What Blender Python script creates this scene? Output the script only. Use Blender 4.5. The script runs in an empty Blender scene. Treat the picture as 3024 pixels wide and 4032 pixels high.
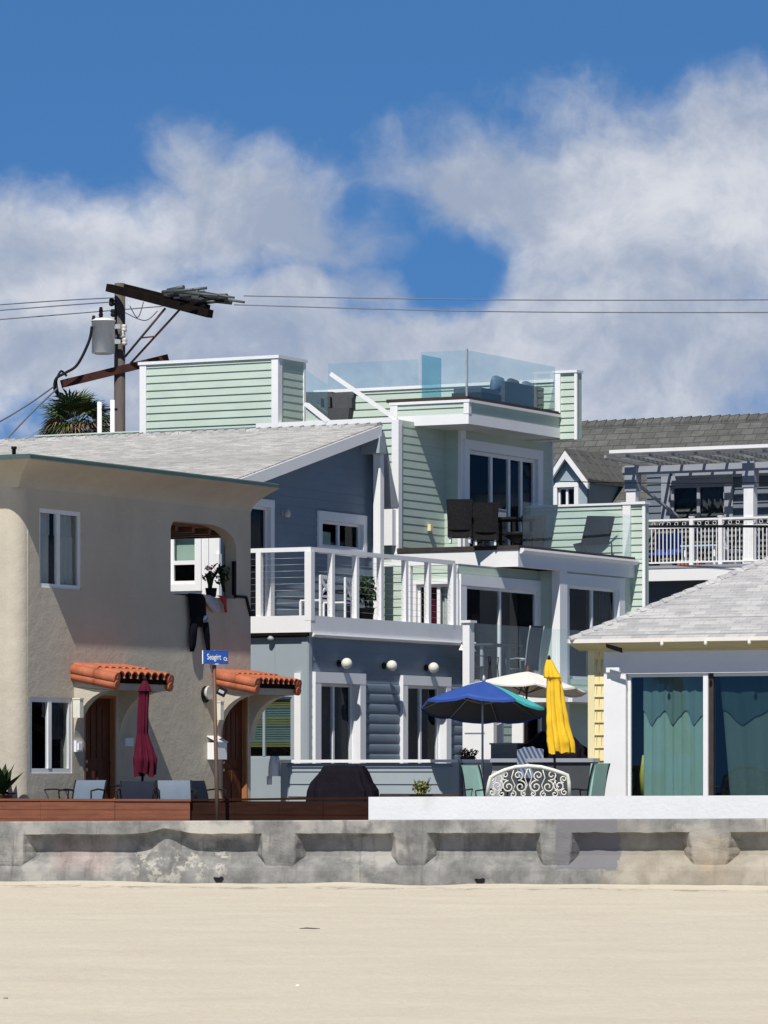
import bpy, bmesh, math, random
from mathutils import Vector, Matrix, noise as mnoise
from mathutils.geometry import tessellate_polygon
random.seed(7)
R = math.radians
SC = bpy.context.scene
COL = SC.collection

# ------------------------------------------------------------------ camera
F, CX, YH, HC = 17000.0, 1512.0, 3050.0, 1.75      # focal length in photo pixels, principal x, horizon row, eye height
cam = bpy.data.cameras.new('camera'); co = bpy.data.objects.new('camera', cam); COL.objects.link(co)
co.location = (0, 0, HC); co.rotation_euler = (R(90), 0, 0)
cam.sensor_width = 36.0; cam.lens = F/4032*36.0
cam.shift_y = (YH-2016)/4032
cam.clip_start = 0.5; cam.clip_end = 6000
SC.camera = co
SC.view_settings.view_transform = 'Standard'; SC.view_settings.look = 'None'
SC.view_settings.exposure = 0.0; SC.view_settings.gamma = 1.0
SC.view_settings.use_curve_mapping = False
SC.cycles.max_bounces = 8; SC.cycles.transparent_max_bounces = 16

# ------------------------------------------------------------------ sun and sky
SUN_L = Vector((0.19, 0.785, -1.0)).normalized()    # direction the light travels
sl = bpy.data.lights.new('sun', 'SUN'); so = bpy.data.objects.new('sun', sl); COL.objects.link(so)
sl.energy = 5.0; sl.angle = R(0.5); sl.color = (1.0, 0.955, 0.89)
so.rotation_euler = SUN_L.to_track_quat('-Z', 'Y').to_euler()
so.location = (-20, -40, 60)

W = bpy.data.worlds.new('World'); SC.world = W; W.use_nodes = True
wt = W.node_tree; wt.nodes.clear()
class NT:
    """small helper for wiring shader nodes"""
    def __init__(s, t): s.t = t
    def n(s, kind, **kw):
        nd = s.t.nodes.new(kind)
        for k, v in kw.items(): setattr(nd, k, v)
        return nd
    def put(s, sock, v):
        if hasattr(v, 'links'): s.t.links.new(v, sock)
        elif v is not None: sock.default_value = v
    def m(s, op, a, b=None, c=None, clamp=False):
        nd = s.n('ShaderNodeMath', operation=op, use_clamp=clamp)
        s.put(nd.inputs[0], a); s.put(nd.inputs[1], b)
        if c is not None: s.put(nd.inputs[2], c)
        return nd.outputs[0]
    def vm(s, op, a, b=None):
        nd = s.n('ShaderNodeVectorMath', operation=op); s.put(nd.inputs[0], a); s.put(nd.inputs[1], b)
        return nd.outputs[0]
    def xyz(s, x, y, z):
        nd = s.n('ShaderNodeCombineXYZ'); s.put(nd.inputs[0], x); s.put(nd.inputs[1], y); s.put(nd.inputs[2], z)
        return nd.outputs[0]
    def sep(s, v):
        nd = s.n('ShaderNodeSeparateXYZ'); s.put(nd.inputs[0], v); return nd.outputs
    def noise(s, vec, scale, detail=4, rough=.55, dist=0.0, out=0):
        nd = s.n('ShaderNodeTexNoise'); s.put(nd.inputs['Vector'], vec)
        nd.inputs['Scale'].default_value = scale; nd.inputs['Detail'].default_value = detail
        nd.inputs['Roughness'].default_value = rough; nd.inputs['Distortion'].default_value = dist
        return nd.outputs[out]
    def mr(s, v, a, b, c=0.0, d=1.0, smooth=False):
        nd = s.n('ShaderNodeMapRange'); nd.interpolation_type = 'SMOOTHSTEP' if smooth else 'LINEAR'; nd.clamp = True
        s.put(nd.inputs[0], v); s.put(nd.inputs[1], a); s.put(nd.inputs[2], b); s.put(nd.inputs[3], c); s.put(nd.inputs[4], d)
        return nd.outputs[0]
    def mix(s, f, a, b, blend='MIX'):
        nd = s.n('ShaderNodeMix', data_type='RGBA', blend_type=blend)
        s.put(nd.inputs[0], f)
        s.put(nd.inputs[6], (*a, 1) if isinstance(a, tuple) and len(a) == 3 else a)
        s.put(nd.inputs[7], (*b, 1) if isinstance(b, tuple) and len(b) == 3 else b)
        return nd.outputs[2]

w = NT(wt)
tc = w.n('ShaderNodeTexCoord'); d = w.sep(tc.outputs['Generated'])
yy = w.m('MAXIMUM', w.m('ABSOLUTE', d[1]), 0.05)
cu = w.m('DIVIDE', d[0], yy); cv = w.m('DIVIDE', d[2], yy)           # tangent of azimuth / elevation
# cloud deck, in units of 1000 photo pixels measured as real angles
gx = w.m('MULTIPLY_ADD', cu, 17.0, 1.512); gy = w.m('MULTIPLY_ADD', cv, 17.0, -3.05); gy = w.m('MULTIPLY', gy, -1.0)
gp = w.xyz(gx, gy, 0.0)
warp = w.noise(gp, 1.7, 4, .55, out=1)
wv = w.vm('MULTIPLY', w.vm('SUBTRACT', warp, (.5, .5, .5)), (.42, .34, 0))
gw = w.vm('ADD', gp, wv); gs = w.sep(gw)
def blob(cx, cy, rx, ry, k=1.0):
    a = w.m('DIVIDE', w.m('SUBTRACT', gs[0], cx), rx); b = w.m('DIVIDE', w.m('SUBTRACT', gs[1], cy), ry)
    q = w.m('ADD', w.m('MULTIPLY', a, a), w.m('MULTIPLY', b, b))
    return w.m('MULTIPLY', w.m('SUBTRACT', 1.0, w.m('MINIMUM', w.m('SQRT', q), 2.2)), k)
acc = None
for b in [(2.62, .85, .92, .50, 1.15), (2.95, .62, .50, .36, 1.0), (1.95, .72, .50, .27, .9), (0.95, .88, .62, .30, 1.0), (0.15, 1.02, .70, .30, .95),
          (0.72, .66, .17, .20, .55), (0.5, 1.42, 1.3, .36, 1.0), (1.75, 1.52, 1.2, .36, 1.05), (2.45, 1.38, .72, .48, 1.05), (1.2, 1.25, .6, .22, .9)]:
    v = blob(*b); acc = v if acc is None else w.m('MAXIMUM', acc, v)
fb = w.noise(gw, 2.3, 9, .60)
fb2 = w.noise(w.vm('ADD', gp, (3.1, 1.7, .0)), 5.5, 7, .62)
far = w.m('MAXIMUM', w.mr(d[1], .35, .2), w.mr(cv, .22, .30))      # beyond the view: scattered cumulus
low = w.mr(gs[1], .98, 1.26, -.8, .62)
gap = None
for b in [(1.56, .86, .26, .18, .62), (1.80, 1.06, .34, .17, .62), (.06, 1.68, .42, .20, 1.3), (3.06, 1.60, .22, .16, .8), (1.42, 1.20, .22, .10, .4)]:
    v = w.m('MAXIMUM', blob(*b), 0.0); gap = v if gap is None else w.m('ADD', gap, v)
gap = w.m('MULTIPLY', gap, w.mr(w.noise(gp, 2.6, 2, .5), .33, .62, .35, 1.15))
acc = w.m('SUBTRACT', w.m('MAXIMUM', acc, low), gap)
dens = w.m('ADD', acc, w.m('MULTIPLY', w.m('SUBTRACT', fb, .5), 1.35))
dens = w.m('ADD', dens, w.m('MULTIPLY', w.m('SUBTRACT', fb2, .5), .30))
cover = w.mr(dens, -.26, .56, 0, .97, True)
gen = w.mr(w.noise(tc.outputs['Generated'], 3.2, 6, .6), .58, .72, 0, .16, True)
cover = w.mix(far, cover, gen)
# light and grey parts of the clouds
lit = w.noise(w.vm('ADD', gw, (.0, .16, 4.0)), 2.1, 7, .6)
fb3 = w.noise(w.vm('ADD', gw, (6.0, 2.0, 1.0)), 7.5, 6, .62)
lit = w.m('ADD', w.m('MULTIPLY', lit, .78), w.m('MULTIPLY', w.m('ADD', fb2, fb3), .17))
und = w.m('MAXIMUM', w.m('MAXIMUM', blob(1.12, .86, .34, .20), blob(1.72, .80, .26, .20)), w.m('MAXIMUM', blob(2.55, 1.10, .60, .14), 0.0)); lit = w.m('SUBTRACT', lit, w.m('MULTIPLY', und, .13))
brt = w.m('MAXIMUM', blob(2.65, .80, .62, .42), blob(0.42, .88, .34, .16)); brt = w.m('MAXIMUM', brt, blob(.55, 1.17, .9, .16)); brt = w.m('MAXIMUM', brt, 0.0)
lit = w.m('ADD', lit, w.m('MULTIPLY', brt, .22))
ccol = w.mix(w.mr(lit, .42, .84, 0, 1, True), (5.3, 6.3, 8.3), (11.0, 11.3, 12.1))
sky = w.n('ShaderNodeTexSky'); sky.sky_type = 'NISHITA'; sky.sun_disc = False
sky.sun_elevation = math.asin(-SUN_L.z); sky.sun_rotation = math.atan2(-SUN_L.x, -SUN_L.y)
sky.altitude = 0; sky.air_density = 1.0; sky.dust_density = 0.15; sky.ozone_density = 3.0
lift = w.n('ShaderNodeVectorMath', operation='NORMALIZE')
w.put(lift.inputs[0], w.xyz(d[0], d[1], w.m('ADD', w.m('MULTIPLY', d[2], 1.15), .33)))   # clear, dry air: the deep blue reaches low down
wt.links.new(lift.outputs[0], sky.inputs[0])
blue = w.mix(1.0, w.mix(1.0, sky.outputs[0], (.94, 1.64, 2.12), 'MULTIPLY'), w.mix(w.mr(d[2], .20, .50, 0, 1, True), (1.0, 1.0, 1.0), (.16, .16, .16)), 'MULTIPLY')
bg = w.n('ShaderNodeBackground'); bg.inputs[1].default_value = 0.065
w.put(bg.inputs[0], w.mix(cover, blue, ccol))
wo = w.n('ShaderNodeOutputWorld'); wt.links.new(bg.outputs[0], wo.inputs[0])

# ------------------------------------------------------------------ materials
MATS = {}
def newmat(name):
    m = bpy.data.materials.new(name); m.use_nodes = True; t = m.node_tree; t.nodes.clear()
    N = NT(t); b = N.n('ShaderNodeBsdfPrincipled'); o = N.n('ShaderNodeOutputMaterial'); t.links.new(b.outputs[0], o.inputs[0])
    MATS[name] = m
    return m, N, b
def bump(N, b, h, strength=.3, dist=.01):
    bp = N.n('ShaderNodeBump'); bp.inputs['Strength'].default_value = strength; bp.inputs['Distance'].default_value = dist
    N.put(bp.inputs['Height'], h); N.t.links.new(bp.outputs[0], b.inputs['Normal'])
SPEC = {}
def paint(name, c, rough=.6, var=.12, scale=3.0, fine=40.0, bmp=.15, bd=.004, metal=0.0, dirt=None, stretch=(1, 1, 1)):
    m, N, b = newmat(name)
    o = N.n('ShaderNodeTexCoord').outputs['Object']
    if stretch != (1, 1, 1): o = N.vm('MULTIPLY', o, stretch)
    a = N.noise(o, scale, 6, .6); f = N.noise(o, fine, 3, .6)
    k = N.m('ADD', N.m('MULTIPLY', a, .7), N.m('MULTIPLY', f, .3))
    lo = tuple(x*(1-var) for x in c); hi = tuple(min(.95, x*(1+var)) for x in c)
    colr = N.mix(N.mr(k, .32, .68), lo, hi)
    if dirt:
        dk = N.mr(N.noise(N.vm('MULTIPLY', o, (1, 1, .35)), dirt[1], 6, .65), dirt[2], dirt[2]+.18, 0, dirt[3], True)
        colr = N.mix(dk, colr, dirt[0])
    N.put(b.inputs['Base Color'], colr); b.inputs['Roughness'].default_value = rough; b.inputs['Metallic'].default_value = metal
    if sum(c) < .16: b.inputs['Specular IOR Level'].default_value = .06
    if bmp: bump(N, b, f, bmp, bd)
    return m
white = paint('white_paint', (.80, .80, .80), .5, .04, 1.3, 30, .08, .003, dirt=((.50, .47, .42), 2.2, .60, .35))
wstuc = paint('white_stucco', (.74, .745, .75), .85, .05, 1.2, 14, .5, .012, dirt=((.55, .53, .49), 1.6, .57, .35))
trimw = paint('trim_white', (.76, .77, .79), .5, .04, 2, 30, .06, .003)
stucco = paint('beige_stucco', (.50, .452, .365), .95, .10, 1.1, 26, .55, .02, dirt=((.39, .35, .285), .9, .55, .45))
N = NT(stucco.node_tree); b = [n for n in stucco.node_tree.nodes if n.type == 'BSDF_PRINCIPLED'][0]
o = N.n('ShaderNodeTexCoord').outputs['Object']
bump(N, b, N.m('ADD', N.noise(o, 4.5, 8, .62), N.m('MULTIPLY', N.noise(o, 24, 4, .6), .3)), .34, .04)
bluesid = paint('blue_siding', (.165, .215, .27), .6, .10, 1.2, 30, .12, .003, stretch=(1, 1, 3), dirt=((.13, .165, .205), 1.3, .56, .5))
bluelite = paint('pale_blue_panel', (.30, .35, .38), .6, .05, 1.4, 30, .1, .003)
greensid = paint('green_siding', (.455, .545, .465), .6, .08, 1.2, 30, .12, .003, stretch=(1, 1, 3), dirt=((.36, .43, .365), 1.2, .57, .5))
yellowsid = paint('yellow_shingle', (.74, .63, .33), .7, .07, 2, 25, .2, .004)
yellowtrim = paint('yellow_trim', (.76, .68, .40), .6, .04, 2, 25, .1, .003)
farsid = paint('slate_siding', (.12, .145, .18), .6, .08, 1.6, 30, .12, .003)
bluegrey = paint('dormer_panel', (.30, .38, .43), .6, .05, 2, 30, .1, .003)
greytrim = paint('grey_trim', (.30, .32, .36), .6, .05, 2, 30, .1, .003)
tile = paint('clay_tile', (.42, .125, .058), .75, .30, 5, 40, .3, .006, dirt=((.16, .06, .035), 5, .60, .7))
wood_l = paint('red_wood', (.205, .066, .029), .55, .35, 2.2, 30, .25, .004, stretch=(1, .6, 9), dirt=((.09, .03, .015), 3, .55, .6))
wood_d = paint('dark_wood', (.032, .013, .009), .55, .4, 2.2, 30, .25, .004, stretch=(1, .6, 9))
door_w = paint('door_wood', (.105, .036, .018), .4, .45, 3, 40, .2, .003, stretch=(6, 6, .6))
jamb_w = paint('jamb_wood', (.36, .15, .06), .5, .3, 3, 40, .2, .003, stretch=(6, 6, .6))
hardw = paint('dull_hardware', (.065, .075, .075), .5, .3, 6, 50, .1, .002)
arm_red = paint('red_crossarm', (.06, .026, .022), .85, .4, 4, 50, .4, .01)
pole_w = paint('pole_wood', (.095, .078, .07), .85, .4, 3, 50, .5, .01, stretch=(6, 6, .4))
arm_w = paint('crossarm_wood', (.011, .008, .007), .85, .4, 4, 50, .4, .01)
brown_m = paint('brown_post', (.12, .065, .040), .6, .25, 4, 40, .2, .003)
black = paint('black_metal', (.015, .015, .017), .45, .2, 5, 40, .1, .002)
blackcloth = paint('black_cover', (.010, .008, .013), .7, .3, 4, 30, .3, .006)
neoprene = paint('neoprene', (.005, .006, .010), .8, .3, 6, 60, .2, .003)
wicker = paint('dark_wicker', (.020, .019, .020), .7, .4, 20, 90, .6, .006)
darkgrey = paint('dark_grey_fabric', (.05, .055, .06), .8, .2, 5, 60, .2, .003)
greycloth = paint('grey_cloth', (.40, .41, .44), .85, .15, 5, 60, .2, .003)
slingblue = paint('sling_blue', (.105, .145, .20), .6, .12, 4, 90, .25, .003)
slingnavy = paint('sling_navy', (.012, .016, .030), .6, .15, 4, 90, .25, .003)
maroon = paint('maroon_canvas', (.085, .010, .024), .8, .2, 4, 60, .25, .005)
yellowc = paint('yellow_canvas', (.80, .50, .018), .8, .1, 4, 60, .25, .005)
bluec = paint('blue_canvas', (.024, .075, .33), .7, .12, 4, 60, .2, .003)
tealc = paint('turquoise_canvas', (.07, .48, .50), .7, .1, 4, 60, .2, .003)
creamw = paint('cream_metal', (.74, .72, .64), .45, .1, 5, 40, .1, .002, dirt=((.40, .33, .24), 5, .60, .5))
creamc = paint('cream_canvas', (.78, .73, .68), .8, .05, 4, 60, .2, .003)
undergrey = paint('canopy_underside', (.085, .088, .10), .8, .1, 4, 60, .2, .003)
greenc = paint('aqua_cushion', (.34, .54, .47), .8, .1, 4, 60, .2, .003)
steel = paint('galvanised_steel', (.42, .44, .46), .45, .2, 6, 50, .1, .002, metal=.4)
porcelain = paint('insulator_glaze', (.55, .52, .48), .3, .1, 6, 50, .0)
tank = paint('transformer_paint', (.80, .80, .76), .45, .08, 3, 40, .1, .003, dirt=((.35, .25, .17), 5, .60, .6))
rail_bl = paint('dark_roof_edge', (.055, .045, .042), .8, .25, 4, 40, .3, .005)
drip = paint('green_drip_edge', (.055, .10, .09), .5, .15, 4, 40, .1, .003)
roofflat = paint('flat_roofing', (.30, .29, .28), .9, .15, 2, 40, .3, .006)
floorm = paint('paving', (.14, .133, .122), .85, .15, .7, 20, .3, .006)
leafg = paint('leaf_green', (.045, .070, .024), .55, .4, 4, 30, .1, .002)
leafy = paint('leaf_yellow', (.30, .27, .035), .55, .35, 6, 30, .1, .002)
leafo = paint('leaf_olive', (.12, .115, .03), .55, .35, 6, 30, .1, .002)
leafd = paint('leaf_dark', (.018, .036, .012), .55, .4, 6, 30, .1, .002)
deadp = paint('dead_frond', (.20, .135, .085), .85, .35, 6, 30, .1, .002)
redf = paint('red_petal', (.34, .018, .03), .6, .3, 8, 40, .1, .002)
potm = paint('terracotta_pot', (.12, .055, .035), .8, .2, 5, 40, .2, .003)
red_strap = paint('red_strap', (.30, .02, .025), .7, .15, 8, 40, .1, .002)
signblue = paint('sign_blue', (.020, .085, .36), .35, .06, 3, 40, 0)
signwhite = paint('sign_white', (.82, .83, .84), .35, .03, 3, 40, 0)
brass = paint('brass', (.62, .50, .26), .3, .1, 8, 50, 0, metal=.7)
lampglass = paint('lamp_glass', (.72, .70, .60), .35, .08, 9, 50, 0)
curt_w = paint('white_curtain', (.55, .55, .54), .9, .06, 3, 40, .1, .003)
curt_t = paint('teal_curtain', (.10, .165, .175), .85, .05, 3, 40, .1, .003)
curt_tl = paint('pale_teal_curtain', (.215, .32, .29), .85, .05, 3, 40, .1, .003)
blind_m = paint('blind_slats', (.12, .175, .185), .6, .06, 3, 40, .0)
blind_y = paint('wood_blind', (.21, .175, .05), .6, .1, 3, 40, .0)
pale_gr = paint('pale_green_blind', (.42, .53, .45), .8, .04, 3, 40, .0)
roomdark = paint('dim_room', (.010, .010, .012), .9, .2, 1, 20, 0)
oar_y = paint('yellow_paddle', (.50, .42, .08), .6, .1, 3, 40, 0)
loggia_w = paint('loggia_ceiling', (.15, .055, .025), .6, .3, 3, 30, .2, .003, stretch=(6, 1, 1))

def glassmat(name, tint, rough, trans, ior=1.5, refl=1.0, body=None):
    m = bpy.data.materials.new(name); m.use_nodes = True; t = m.node_tree; t.nodes.clear(); N = NT(t)
    tr = N.n('ShaderNodeBsdfTransparent'); tr.inputs[0].default_value = (*tint, 1)
    gl = N.n('ShaderNodeBsdfGlossy'); gl.inputs['Roughness'].default_value = rough; gl.inputs[0].default_value = (.9, .95, 1, 1)
    base = tr.outputs[0]
    if body:
        df = N.n('ShaderNodeBsdfDiffuse'); df.inputs[0].default_value = (*body, 1)
        mx0 = N.n('ShaderNodeMixShader'); mx0.inputs[0].default_value = 1-trans
        t.links.new(base, mx0.inputs[1]); t.links.new(df.outputs[0], mx0.inputs[2]); base = mx0.outputs[0]
    fr = N.n('ShaderNodeFresnel'); fr.inputs[0].default_value = ior
    o = N.n('ShaderNodeTexCoord').outputs['Object']
    bp = N.n('ShaderNodeBump'); bp.inputs['Strength'].default_value = .05; bp.inputs['Distance'].default_value = .02
    N.put(bp.inputs['Height'], N.noise(o, 1.2, 2)); t.links.new(bp.outputs[0], gl.inputs['Normal'])
    geo = N.n('ShaderNodeNewGeometry'); front = N.m('SUBTRACT', 1.0, geo.outputs['Backfacing'])
    mx = N.n('ShaderNodeMixShader'); N.put(mx.inputs[0], N.m('MULTIPLY', N.m('MULTIPLY', fr.outputs[0], refl), front))
    t.links.new(base, mx.inputs[1]); t.links.new(gl.outputs[0], mx.inputs[2])
    out = N.n('ShaderNodeOutputMaterial'); t.links.new(mx.outputs[0], out.inputs[0]); return m
glass = glassmat('window_glass', (.88, .91, .91), .02, .9, refl=.3)
tealglass = glassmat('green_tinted_glass', (.85, .91, .905), .02, .9)
railglass = glassmat('railing_glass', (.89, .955, .965), .02, .955, body=(.33, .56, .60))
railclear = glassmat('clear_railing_glass', (.92, .965, .965), .02, .985, body=(.33, .56, .60), refl=.8)
railglass2 = glassmat('thick_railing_glass', (.70, .90, .94), .02, .80, body=(.22, .48, .56))

def shingles(name, c1, c2, cm, bw, rh, var=.15, swap=True, ms=.012):
    m, N, b = newmat(name)
    o = N.sep(N.n('ShaderNodeTexCoord').outputs['Object'])
    vec = N.xyz(o[1], o[0], 0.0)
    wob = N.noise(vec, 1.5, 3)
    br = N.n('ShaderNodeTexBrick'); N.put(br.inputs['Vector'], vec)
    br.inputs['Color1'].default_value = (*c1, 1); br.inputs['Color2'].default_value = (*c2, 1); br.inputs['Mortar'].default_value = (*cm, 1)
    br.inputs['Scale'].default_value = 1.0; br.inputs['Mortar Size'].default_value = ms; br.inputs['Mortar Smooth'].default_value = .3
    br.inputs['Bias'].default_value = -.1; br.inputs['Brick Width'].default_value = bw; br.inputs['Row Height'].default_value = rh
    br.offset = .43; br.squash = 1.0
    n1 = N.noise(N.xyz(o[1], N.m('MULTIPLY', o[0], 2.6), 0.0), 2.6, 6, .7)
    colr = N.mix(N.mr(n1, .34, .66), br.outputs[0], N.mix(1.0, br.outputs[0], (1-var*1.6,)*3, 'MULTIPLY'))
    gr = N.noise(vec, 60, 2)
    colr = N.mix(N.mr(gr, .3, .7), N.mix(1.0, colr, (1-var,)*3, 'MULTIPLY'), colr)
    N.put(b.inputs['Base Color'], colr); b.inputs['Roughness'].default_value = .95
    bump(N, b, N.m('ADD', br.outputs[1], N.m('MULTIPLY', gr, .4)), -.35, .012)
    return m
sh_light = shingles('pale_shingles', (.63, .62, .595), (.44, .435, .43), (.38, .375, .37), .34, .145, .18)
sh_white = shingles('white_grey_shingles', (.585, .58, .575), (.40, .405, .42), (.36, .36, .37), .30, .118, .12, ms=.007)
sh_dark = shingles('weathered_shingles', (.155, .16, .15), (.102, .108, .102), (.055, .057, .055), .36, .19, .22)

# sand
m_sand, N, b = newmat('sand')
o = N.n('ShaderNodeTexCoord').outputs['Object']
st = N.vm('MULTIPLY', o, (.8, 1.0, 1))
a = N.noise(st, .8, 6, .62); f = N.noise(N.vm('MULTIPLY', o, (1, .38, 1)), 11, 6, .75); g = N.noise(o, 60, 2, .6)
k = N.m('ADD', N.m('MULTIPLY', a, .48), N.m('MULTIPLY', f, .52))
cs = N.mix(N.mr(k, .33, .68), (.565, .505, .402), (.665, .612, .505))
cs = N.mix(N.mr(g, .60, .75, 0, .35), cs, (.40, .33, .24))
so_ = N.sep(o)
dw = N.m('MULTIPLY', N.m('ADD', N.m('MULTIPLY', N.m('SUBTRACT', so_[0], -6.164), .2181), N.m('MULTIPLY', N.m('SUBTRACT', so_[1], 69.3), .9759)), -1.0)
dw = N.m('ADD', dw, N.m('MULTIPLY', N.m('SUBTRACT', N.noise(o, .9, 4, .6), .5), 1.6))
wr = N.m('MULTIPLY', N.m('MULTIPLY', N.mr(dw, .7, 1.0), N.mr(dw, 2.0, 2.6, 1, 0)), N.mr(N.noise(N.vm('MULTIPLY', o, (1.3, .8, 1)), 1.6, 7, .72), .49, .57, 0, .7))
cs = N.mix(wr, cs, (.27, .20, .15))
cs = N.mix(N.mr(N.noise(N.vm('MULTIPLY', o, (1.0, .7, 1)), 2.2, 8, .75), .58, .74, 0, .28), cs, (.44, .38, .29))
N.put(b.inputs['Base Color'], cs); b.inputs['Roughness'].default_value = .95
bump(N, b, N.m('ADD', N.m('MULTIPLY', f, .9), N.m('MULTIPLY', N.noise(st, 2.2, 5, .6), .7)), .42, .05)

# ------------------------------------------------------------------ mesh helpers
class MB:
    def __init__(s): s.v = []; s.f = []; s.mi = []; s.cur = 0; s.sm = set()
    def quad(s, *pts, smooth=False):
        i = len(s.v); s.v += [tuple(p) for p in pts]; s.f.append(tuple(range(i, i+len(pts)))); s.mi.append(s.cur)
        if smooth: s.sm.add(len(s.f)-1)
    def box(s, x0, x1, y0, y1, z0, z1):
        if x0 > x1: x0, x1 = x1, x0
        if y0 > y1: y0, y1 = y1, y0
        if z0 > z1: z0, z1 = z1, z0
        i = len(s.v)
        s.v += [(x0, y0, z0), (x1, y0, z0), (x1, y1, z0), (x0, y1, z0), (x0, y0, z1), (x1, y0, z1), (x1, y1, z1), (x0, y1, z1)]
        for q in ((0, 3, 2, 1), (4, 5, 6, 7), (0, 1, 5, 4), (1, 2, 6, 5), (2, 3, 7, 6), (3, 0, 4, 7)):
            s.f.append(tuple(i+k for k in q)); s.mi.append(s.cur)
    def hexa(s, a, b_):
        """solid between two quads of 4 points each"""
        i = len(s.v); s.v += [tuple(p) for p in a] + [tuple(p) for p in b_]
        n = len(a)
        s.f.append(tuple(i+k for k in range(n))[::-1]); s.mi.append(s.cur)
        s.f.append(tuple(i+n+k for k in range(n))); s.mi.append(s.cur)
        for k in range(n):
            s.f.append((i+k, i+(k+1) % n, i+n+(k+1) % n, i+n+k)); s.mi.append(s.cur)
    def ring_sweep(s, rings, cap=True, smooth=True, close=True):
        i = len(s.v); n = len(rings[0])
        for r in rings: s.v += [tuple(p) for p in r]
        for a in range(len(rings)-1):
            for k in range(n if close else n-1):
                s.f.append((i+a*n+k, i+a*n+(k+1) % n, i+(a+1)*n+(k+1) % n, i+(a+1)*n+k)); s.mi.append(s.cur)
                if smooth: s.sm.add(len(s.f)-1)
        if cap:
            s.f.append(tuple(i+k for k in range(n))[::-1]); s.mi.append(s.cur)
            s.f.append(tuple(i+(len(rings)-1)*n+k for k in range(n))); s.mi.append(s.cur)
    def tube(s, pts, r, n=8, smooth=True):
        pts = [Vector(p) for p in pts]; rr = r if isinstance(r, (list, tuple)) else [r]*len(pts)
        rings = []; up = None
        for k, p in enumerate(pts):
            t = (pts[min(k+1, len(pts)-1)]-pts[max(k-1, 0)]).normalized()
            if up is None: up = Vector((0, 0, 1)) if abs(t.z) < .9 else Vector((1, 0, 0))
            x = t.cross(up).normalized(); up = x.cross(t).normalized()
            rings.append([p+(x*math.cos(2*math.pi*(j+.5)/n)+up*math.sin(2*math.pi*(j+.5)/n))*rr[k] for j in range(n)])
        s.ring_sweep(rings, True, smooth)
    def lathe(s, prof, n=16, c=(0, 0, 0), smooth=True, axis='z'):
        rings = []
        for r, z in prof:
            rg = []
            for j in range(n):
                x, y = r*math.cos(2*math.pi*j/n), r*math.sin(2*math.pi*j/n)
                rg.append((c[0]+x, c[1]+y, c[2]+z) if axis == 'z' else (c[0]+x, c[1]+z, c[2]+y) if axis == 'y' else (c[0]+z, c[1]+x, c[2]+y))
            rings.append(rg)
        s.ring_sweep(rings, True, smooth)
    def bar(s, p, q, wd, ht):
        """square bar from p to q"""
        p, q = Vector(p), Vector(q); t = (q-p).normalized(); up = Vector((0, 0, 1)) if abs(t.z) < .95 else Vector((0, 1, 0))
        x = t.cross(up).normalized()*wd/2; y = x.cross(t).normalized()*ht/2
        s.hexa([p-x-y, p+x-y, p+x+y, p-x+y], [q-x-y, q+x-y, q+x+y, q-x+y])
    def extrude_poly(s, loop, off, holes=()):
        """loop: 3D points of a planar outline (with holes); off: vector"""
        off = Vector(off); loops = [[Vector(p) for p in loop]]+[[Vector(p) for p in h] for h in holes]
        flat = [p for l in loops for p in l]; tris = tessellate_polygon(loops)
        i = len(s.v); n = len(flat)
        s.v += [tuple(p) for p in flat]+[tuple(p+off) for p in flat]
        for t in tris:
            s.f.append(tuple(i+k for k in t)); s.mi.append(s.cur)
            s.f.append(tuple(i+n+k for k in t)[::-1]); s.mi.append(s.cur)
        base = 0
        for l in loops:
            for k in range(len(l)):
                a, b2 = base+k, base+(k+1) % len(l)
                s.f.append((i+a, i+b2, i+n+b2, i+n+a)); s.mi.append(s.cur)
            base += len(l)
    def build(s, name, mat, parent=None, zoff=0.0, recalc=True):
        me = bpy.data.meshes.new(name)
        me.from_pydata([(x, y, z-zoff) for x, y, z in s.v], [], s.f)
        for k, p in enumerate(me.polygons):
            p.material_index = s.mi[k]; p.use_smooth = k in s.sm
        for m in (mat if isinstance(mat, (list, tuple)) else [mat]): me.materials.append(m)
        if recalc:
            bm = bmesh.new(); bm.from_mesh(me); bmesh.ops.remove_doubles(bm, verts=bm.verts, dist=1e-5)
            bmesh.ops.recalc_face_normals(bm, faces=bm.faces); bm.to_mesh(me); bm.free()
        o = bpy.data.objects.new(name, me); COL.objects.link(o)
        if parent is not None: o.parent = parent
        return o
def tag(o, label=None, cat=None, group=None, kind=None):
    for k, v in (('label', label), ('category', cat), ('group', group), ('kind', kind)):
        if v: o[k] = v
    return o
def empty(name, loc, rz=0.0, label=None, cat=None, group=None):
    o = bpy.data.objects.new(name, None); COL.objects.link(o); o.location = loc; o.rotation_euler = (0, 0, rz)
    o.empty_display_size = .3
    return tag(o, label, cat, group)
def copy_tree(o, parent=None):
    c = o.copy(); COL.objects.link(c)
    if parent is not None: c.parent = parent
    for ch in list(o.children): copy_tree(ch, c)
    return c
def at(px, py, Y):
    return Vector(((px-CX)/F*Y, Y, HC+(YH-py)/F*Y))

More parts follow.
